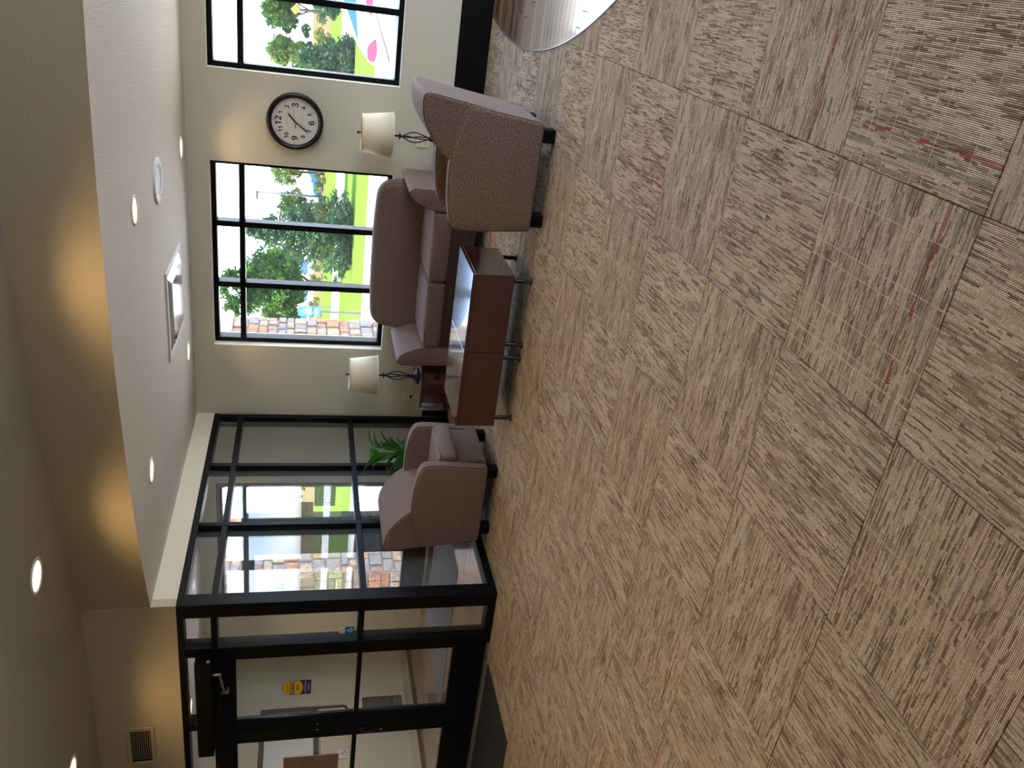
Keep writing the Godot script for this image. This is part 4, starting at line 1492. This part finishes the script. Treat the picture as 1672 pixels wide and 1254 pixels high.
# white van with a steep nose, its markings on the side towards the building
func van(label: String, at: Vector3) -> void:
	var o := thing("van", at)
	tag(o, label, "van")
	var side := rounded([[0.05, 0.10, 0.06], [4.6, 0.10, 0.06], [4.65, 1.5, 0.15], [4.4, 1.66, 0.2], [2.2, 1.64, 0.3], [1.55, 1.42, 0.2], [0.84, 1.07, 0.2], [0.34, 0.78, 0.2], [0.0, 0.50, 0.15]], 6)
	var st := begin(true)
	prism(st, side, -0.9, 0.9, 0.10, Transform3D(), 5)
	part("body", done(st), M.car_white, o)
	for s in [-1, 1]:
		st = begin()
		prism(st, rounded([[0.40, 0.775, 0.01], [1.0, 0.845, 0.04], [2.1, 0.88, 0.03], [2.1, 1.36, 0.05], [1.6, 1.30, 0.1], [0.9, 0.99, 0.1]], 4), -0.004, 0.004, 0.0, Transform3D(Basis(), Vector3(0, 0, s * 0.901)))
		part("side_window", done(st), M.car_blue, o)
		st = begin()
		prism(st, rounded([[0.36, 0.66, 0.01], [1.0, 0.70, 0.01], [2.1, 0.73, 0.02], [2.1, 0.79, 0.02], [1.0, 0.76, 0.01]], 4), -0.004, 0.004, 0.0, Transform3D(Basis(), Vector3(0, 0, s * 0.901)))
		part("side_moulding", done(st), M.car_grey, o)
		st = begin()
		prism(st, rounded([[0.08, 0.46, 0.05], [0.30, 0.42, 0.05], [0.52, 0.46, 0.06], [0.36, 0.62, 0.08], [0.12, 0.60, 0.05]], 5), -0.004, 0.004, 0.0, Transform3D(Basis(), Vector3(0, 0, s * 0.901)))
		part("red_marking", done(st), M.car_red, o)
		st = begin()
		prism(st, rounded([[0.86, 0.56, 0.03], [1.25, 0.54, 0.05], [1.25, 0.68, 0.05], [1.0, 0.67, 0.05]], 5), -0.004, 0.004, 0.0, Transform3D(Basis(), Vector3(0, 0, s * 0.901)))
		part("red_marking", done(st), M.car_red, o)
	for k in 8: part("lettering", boxm(Vector3(0.50 + k * 0.05, 0.545, 0.900), Vector3(0.53 + k * 0.05, 0.585 - (k % 3) * 0.008, 0.905), 0.0), M.print_grey, o)
	part("lettering", boxm(Vector3(0.56, 0.61, 0.900), Vector3(0.66, 0.66, 0.905), 0.01), M.print_grey, o)
	for x in [0.95, 3.7]:
		for s in [-1, 1]:
			st = begin(true)
			lathe(st, [Vector2(0, -0.1), Vector2(0.2, -0.1), Vector2(0.3, -0.09), Vector2(0.32, 0.0), Vector2(0.3, 0.09), Vector2(0.2, 0.1), Vector2(0, 0.1)], 24, Vector3.ZERO, Transform3D(Basis(Vector3.RIGHT, PI / 2), Vector3(x, 0.32, s * 0.74)))
			part("wheel", done(st), M.tyre, o)
	st = begin(true)
	cushion(st, Vector3(0.1, 0.42, 0.55), Vector3(0.16, 0.12, 0.3), 0.05, Vector3.ZERO, 2)
	cushion(st, Vector3(0.1, 0.42, -0.55), Vector3(0.16, 0.12, 0.3), 0.05, Vector3.ZERO, 2)
	part("headlight", done(st), M.sign_white, o)

func sign_post(o: Node3D, h: float, m = null) -> void:
	part("post", boxm(Vector3(-0.025, 0, -0.02), Vector3(0.025, h, 0.02)), M.pole_grey, o)

func outdoors() -> void:
	# ground in bands away from the building
	var bands := [["paving", -14.3, 14.0, "concrete", "pale concrete paving outside the windows"], ["lawn", -29.0, -14.3, "grass", "bright green lawn beyond the paving"], ["footpath", -40.0, -29.0, "concrete", "pale road between the two lawns"], ["lawn", -62.0, -40.0, "grass", "second strip of green lawn farther off"], ["parking_lot", -120.0, -62.0, "dry_ground", "tan ground and parking lot in the distance"], ["field", -420.0, -120.0, "dry_ground", "hazy flat ground at the horizon"]]
	for b in bands:
		var o := part(b[0], boxm(Vector3(-260 if b[1] < -60 else -70, GY - 0.25 if b[2] > 0 else GY - 0.1, b[1]), Vector3(260 if b[1] < -60 else 70, GY + (0.03 if b[3] == "grass" else 0.0), b[2]), 0.0), M[b[3]])
		tag(o, b[4], "ground", "", "structure")
	part_kerb()
	stone_pier("rough stone pier with a cap just outside the left edge of the left window", -0.65, 0.21, -2.0, -1.2, 2.43, 3, 0.68)
	stone_pier("wide stone pier seen through the outer entrance door", -4.3, -3.4, -3.0, -1.6, 2.9, 9)
	spruce("blue green spruce tree in the middle of the left window", Vector3(-4.9, GY, -21.3), 3.65, 1.55, 7)
	spruce("small dark spruce at the left of the right window, in front of the other shrubs", Vector3(0.32, GY, -25.6), 2.1, 0.95, 8)
	spruce("second spruce shrub beside the small dark one in the right window", Vector3(-0.7, GY, -29.5), 2.4, 0.9, 9)
	tree("maple_tree", "broad leafy green tree left of the spruce in the left window", "", Vector3(-8.9, GY, -27.0), [[0.0, 2.9, 0, 1.55, 1.5], [-0.5, 4.2, 0.2, 1.1, 1.0], [0.9, 2.4, 0.3, 0.9, 0.8], [-1.3, 2.5, 0.3, 0.9, 0.8]], M.leaf_green, M.leaf_light, 12000, 0.105, 0.12, 15)
	tree("far_tree", "pale green round tree at the right edge of the left window", "trees across the road", Vector3(-14.7, GY, -70), [[0, 3.3, 0, 1.6, 1.5]], M.leaf_olive, M.leaf_light, 2200, 0.13, 0.14, 16)
	tree("far_tree", "pale green tree behind the lamp post and the spruce", "trees across the road", Vector3(-17.6, GY, -70), [[0, 2.9, 0, 1.5, 1.5], [0.2, 1.6, 0.2, 1.1, 0.8]], M.leaf_green, M.leaf_olive, 2400, 0.13, 0.14, 17)
	tree("far_tree", "tall tree behind the yellow sign in the right window", "trees across the road", Vector3(-0.2, GY, -55), [[0, 3.6, 0, 1.35, 1.35], [-0.6, 3.0, 0.3, 0.9, 0.9], [1.0, 3.6, 0, 1.2, 1.2]], M.leaf_green, M.leaf_olive, 6500, 0.15, 0.14, 18)
	tree("far_tree", "yellowish green tree at the left edge of the right window", "trees across the road", Vector3(-2.9, GY, -55), [[0, 3.25, 0, 1.15, 1.2]], M.leaf_olive, M.leaf_light, 4200, 0.14, 0.13, 19)
	tree("round_shrub", "dark round shrub on the lawn right of the spruces in the right window", "", Vector3(1.5, GY, -38), [[0, 0.75, 0, 0.95, 0.85]], M.needle_blue, M.leaf_green, 1500, 0.09, 0.0, 20)
	var r := RandomNumberGenerator.new()
	r.seed = 77
	for k in 16:
		var x := -40.0 + k * 2.9 + r.randf_range(-0.6, 0.6)
		tree("hedge_shrub", "low dry shrub along the far road, %s from the left end of its row" % NTH[k], "low shrubs along the far road", Vector3(x, GY, -63.5 + r.randf_range(-1, 1)), [[0, 0.55, 0, 1.3, 0.65]], M.dry_shrub if k % 3 else M.leaf_olive, M.leaf_olive if k % 2 else M.dry_shrub, 420, 0.13, 0.0, 200 + k)
	for k in 14:
		var x := -150.0 + k * 15.0 + r.randf_range(-4, 4)
		tree("skyline_tree", "hazy distant tree on the horizon, %s from the left end of the line" % NTH[k], "distant trees along the horizon", Vector3(x, GY, -170 + r.randf_range(-12, 12)), [[0, 3.2, 0, 4.5, 2.8], [3.5, 2.4, 0, 3.2, 2.2]], M.leaf_green, M.leaf_olive, 600, 0.5, 0.3, 300 + k)
	tree("flower_shrub", "orange and yellow flowering shrub low outside the right window", "", Vector3(2.0, GY, -4.6), [[0, 0.35, 0, 0.5, 0.4]], M.flower, M.leaf_light, 700, 0.04, 0.0, 90)
	# lamp post, signs
	var o := thing("street_lamp", Vector3(-14.1, GY, -60))
	tag(o, "slim grey street lamp post right of the spruce in the left window", "street lamp")
	var st := begin(true)
	tube(st, [Vector3(0, 0, 0), Vector3(0, 5.3, 0)], 0.09, 10, false, 0.6)
	part("post", done(st), M.pole_grey, o)
	part("lamp_head", boxm(Vector3(-0.55, 5.25, -0.12), Vector3(0.1, 5.42, 0.12), 0.03), M.pole_grey, o)
	o = thing("parking_sign", Vector3(-5.0, GY + 0.02, -14.62), 0.2)
	tag(o, "blue accessible parking sign on a grey post beside the stone pier", "sign")
	sign_post(o, 1.78)
	part("sign_panel", boxm(Vector3(-0.13, 1.37, 0.02), Vector3(0.13, 1.75, 0.026)), M.sign_blue, o)
	part("lower_panel", boxm(Vector3(-0.13, 1.15, 0.02), Vector3(0.13, 1.34, 0.026)), M.sign_blue, o)
	wheelchair(o, Vector3(0, 1.6, 0.03), 0.09, M.sign_white)
	for y in [1.48, 1.44, 1.40, 1.27, 1.22]: part("print_line", boxm(Vector3(-0.09, y, 0.026), Vector3(0.09, y + 0.02, 0.029), 0.0), M.sign_white, o)
	o = thing("stop_sign", Vector3(-15.3, GY, -40), 0.3)
	tag(o, "small red stop sign far behind the blue parking sign", "sign")
	sign_post(o, 2.5)
	st = begin()
	var oct := PackedVector2Array()
	for k in 8: oct.append(Vector2(cos(TAU * (k + 0.5) / 8), sin(TAU * (k + 0.5) / 8)) * 0.3)
	prism(st, oct, 0.025, 0.035, 0.0, Transform3D(Basis(), Vector3(0, 2.25, 0)))
	part("sign_panel", done(st), M.sign_red, o)
	text("lettering", "STOP", 0.24, M.sign_white, o, Vector3(0, 2.25, 0.037), Vector3.ZERO, 0.004, "Droid Sans", true)
	o = thing("warning_sign", Vector3(0.52, GY, -45))
	tag(o, "yellow diamond warning sign on a post in the right window", "sign")
	sign_post(o, 2.6)
	var dia := begin()
	cbox(dia, Vector3.ZERO, Vector3(0.36, 0.36, 0.012), 0.003, Transform3D(Basis(Vector3.BACK, PI / 4), Vector3(0, 2.42, 0.03)))
	part("sign_panel", done(dia), M.sign_yellow, o)
	st = begin(true)
	tube(st, [Vector3(-0.06, 2.3, 0.04), Vector3(-0.02, 2.42, 0.04), Vector3(0.05, 2.5, 0.04)], 0.018, 6)
	tube(st, [Vector3(-0.02, 2.42, 0.04), Vector3(0.08, 2.36, 0.04)], 0.016, 6)
	part("print_mark", done(st), M.ink, o)
	van("white van with red and blue markings parked outside the right window", Vector3(2.28, GY, -9.9))
	car("blue car parked across the road at the right of the left window", Vector3(-15.6, GY, -74), 0.0, M.car_blue)
	car("white car parked across the road behind the street lamp", Vector3(-21.0, GY, -76), 0.0, M.car_white)
	# long pale building far off
	o = thing("far_building", Vector3(-52, GY, -130))
	tag(o, "long pale low building in the far distance", "building")
	part("wall", boxm(Vector3(-22, 0, -6), Vector3(22, 3.6, 6), 0.02), M.wall_pale, o)
	part("roof", boxm(Vector3(-22.4, 3.6, -6.4), Vector3(22.4, 4.0, 6.4), 0.05), M.concrete, o)
	for k in 9: part("window", boxm(Vector3(-20 + k * 4.6, 1.0, 5.99), Vector3(-17.6 + k * 4.6, 2.5, 6.05), 0.0), M.car_glass, o)

func part_kerb() -> void:
	var o := part("kerb", boxm(Vector3(-70, GY - 0.02, -14.36), Vector3(70, GY + 0.06, -14.2), 0.02), M.concrete)
	tag(o, "low pale kerb between the paving and the lawn", "kerb", "", "structure")

# ---------------------------------------------------------------- sky
func sky_texture() -> ImageTexture:
	var W := 1024
	var H := 512
	var n := FastNoiseLite.new()
	n.seed = 8
	n.frequency = 0.9
	n.fractal_octaves = 5
	var img := Image.create(W, H, false, Image.FORMAT_RGBF)
	for y in H:
		var el := (0.5 - (y + 0.5) / H) * PI
		for x in W:
			var az := (x + 0.5) / W * TAU
			var d := Vector3(cos(el) * cos(az), sin(el), cos(el) * sin(az))
			var up := maxf(d.y, 0.0)
			var c := Color(0.52, 0.74, 1.0).lerp(Color(0.20, 0.42, 0.86), pow(up, 0.6))
			var q := d / (0.25 + absf(d.y))
			var cl := smoothstep(-0.12, 0.42, n.get_noise_3d(q.x * 1.0, q.y * 1.0 + 4.0, q.z * 1.0))
			c = c.lerp(Color(1.12, 1.11, 1.08), cl * 0.85)
			if d.y < 0: c = Color(0.5, 0.5, 0.48)
			img.set_pixel(x, y, c)
	return ImageTexture.create_from_image(img)

const NTH := ["first", "second", "third", "fourth", "fifth", "sixth", "seventh", "eighth", "ninth", "tenth", "eleventh", "twelfth", "thirteenth", "fourteenth", "fifteenth", "sixteenth"]
const SOF := 0.12
const TOP := 0.27
const ROOM := 0.74

func _ready() -> void:
	rng.seed = 1
	# camera: the picture is a quarter turn counter-clockwise of the upright view
	var yaw := 0.4762
	var pitch := -0.2481
	var roll := 0.023
	var Rx := Basis(Vector3.RIGHT, pitch)
	var Ry := Basis(Vector3.UP, yaw)
	var Rz := Basis(Vector3.BACK, roll)
	var up := Ry * Rx * Rz
	var cam := Camera3D.new()
	cam.name = "camera"
	cam.transform = Transform3D(Basis(-up.y, up.x, up.z), Vector3(4.2873, 1.5, 7.5361))
	cam.keep_aspect = Camera3D.KEEP_HEIGHT
	cam.fov = rad_to_deg(2.0 * atan(627.0 / 1360.15))
	cam.near = 0.05
	cam.far = 1000.0
	add_child(cam)
	cam.current = true
	# sky, exposure
	var we := WorldEnvironment.new()
	we.name = "world"
	var e := Environment.new()
	e.background_mode = Environment.BG_SKY
	var sky := Sky.new()
	var pm := PanoramaSkyMaterial.new()
	pm.panorama = sky_texture()
	pm.energy_multiplier = 1.0
	sky.sky_material = pm
	e.sky = sky
	e.background_energy_multiplier = 5.8
	e.tonemap_mode = Environment.TONE_MAPPER_LINEAR
	e.tonemap_exposure = 1.85
	e.sdfgi_enabled = true
	e.ssao_enabled = true
	e.ssil_enabled = true
	we.environment = e
	add_child(we)
	# sun from the left, a little behind the building
	var sun := DirectionalLight3D.new()
	sun.name = "sun"
	sun.light_color = Color(1.0, 0.95, 0.86)
	sun.light_energy = 6.6
	sun.light_angular_distance = 0.6
	sun.shadow_enabled = true
	var towards := Vector3(-0.82, 0.62, 0.02).normalized()
	sun.transform = Transform3D(Basis.looking_at(-towards, Vector3.UP), Vector3(0, 20, 0))
	add_child(sun)

	make_materials()
	mat("print_grey2", rgb(206, 210, 210), 0.6)
	mat("print_line", rgb(186, 180, 172), 0.7)
	mat("heater_grey", rgb(70, 78, 88), 0.5)
	mat("olive_back", rgb(126, 124, 52), 0.7)
	mat("sign_caution", rgb(236, 214, 190), 0.6)
	var art := mat("art_print", Color.WHITE, 0.3)
	art.albedo_texture = noise_tex(0.012, 256, 5, false, 1, 91, ramp([[0.0, rgb(120, 140, 150)], [0.3, rgb(196, 210, 216)], [0.42, rgb(222, 232, 236)], [1.0, rgb(228, 238, 242)]]))
	var nw := mat("notice_wood", Color.WHITE, 0.6)
	nw.albedo_texture = wood_tex(256, 256, rgb(170, 140, 112), rgb(132, 104, 82), 77, 0.5)
	triplanar(nw, 2.0, false)
	# structure
	shell()
	floors()
	window(0, WINDOWS[0][0], WINDOWS[0][1], "black framed six pane window behind the sofa")
	window(1, WINDOWS[1][0], WINDOWS[1][1], "black framed window right of the wall clock")
	window(2, WINDOWS[2][0], WINDOWS[2][1], "black framed window at the right end of the wall")
	side_window(4, 0.35, 3.35)
	side_window(5, 3.6, 6.6)
	storefront()
	ceiling_things()
	# furniture
	sofa()
	coffee_table(1.887, 2.458, "cherry wood cube coffee table nearer the right armchair")
	coffee_table(1.300, 1.883, "cherry wood cube coffee table nearer the left armchair")
	end_table(Vector3(0.645, 0, 0.385), "cherry drum end table between the left armchair and the sofa")
	end_table(Vector3(2.93, 0, 0.385), "cherry drum end table behind the right armchair")
	table_lamp(Vector3(0.69, 0.418, 0.44), "table lamp with cream shade on the left end table by the partition")
	table_lamp(Vector3(2.90, 0.418, 0.36), "table lamp with cream shade below the wall clock")
	armchair("mauve brown armchair at left facing the coffee tables, its side to the camera", Vector3(0.48, 0, 1.94), PI / 2)
	armchair("mauve brown armchair at right seen from behind, below the wall clock", Vector3(3.13, 0, 2.115), -PI / 2)
	wall_clock()
	outlet(Vector3(0.238, 0.43, 0.0), "ivory wall outlet with a black plug beside the left end table", true)
	outlet(Vector3(2.785, 0.50, 0.0), "ivory wall outlet behind the lamp under the wall clock", false)
	potted_plant()
	vestibule_things()
	outdoors()
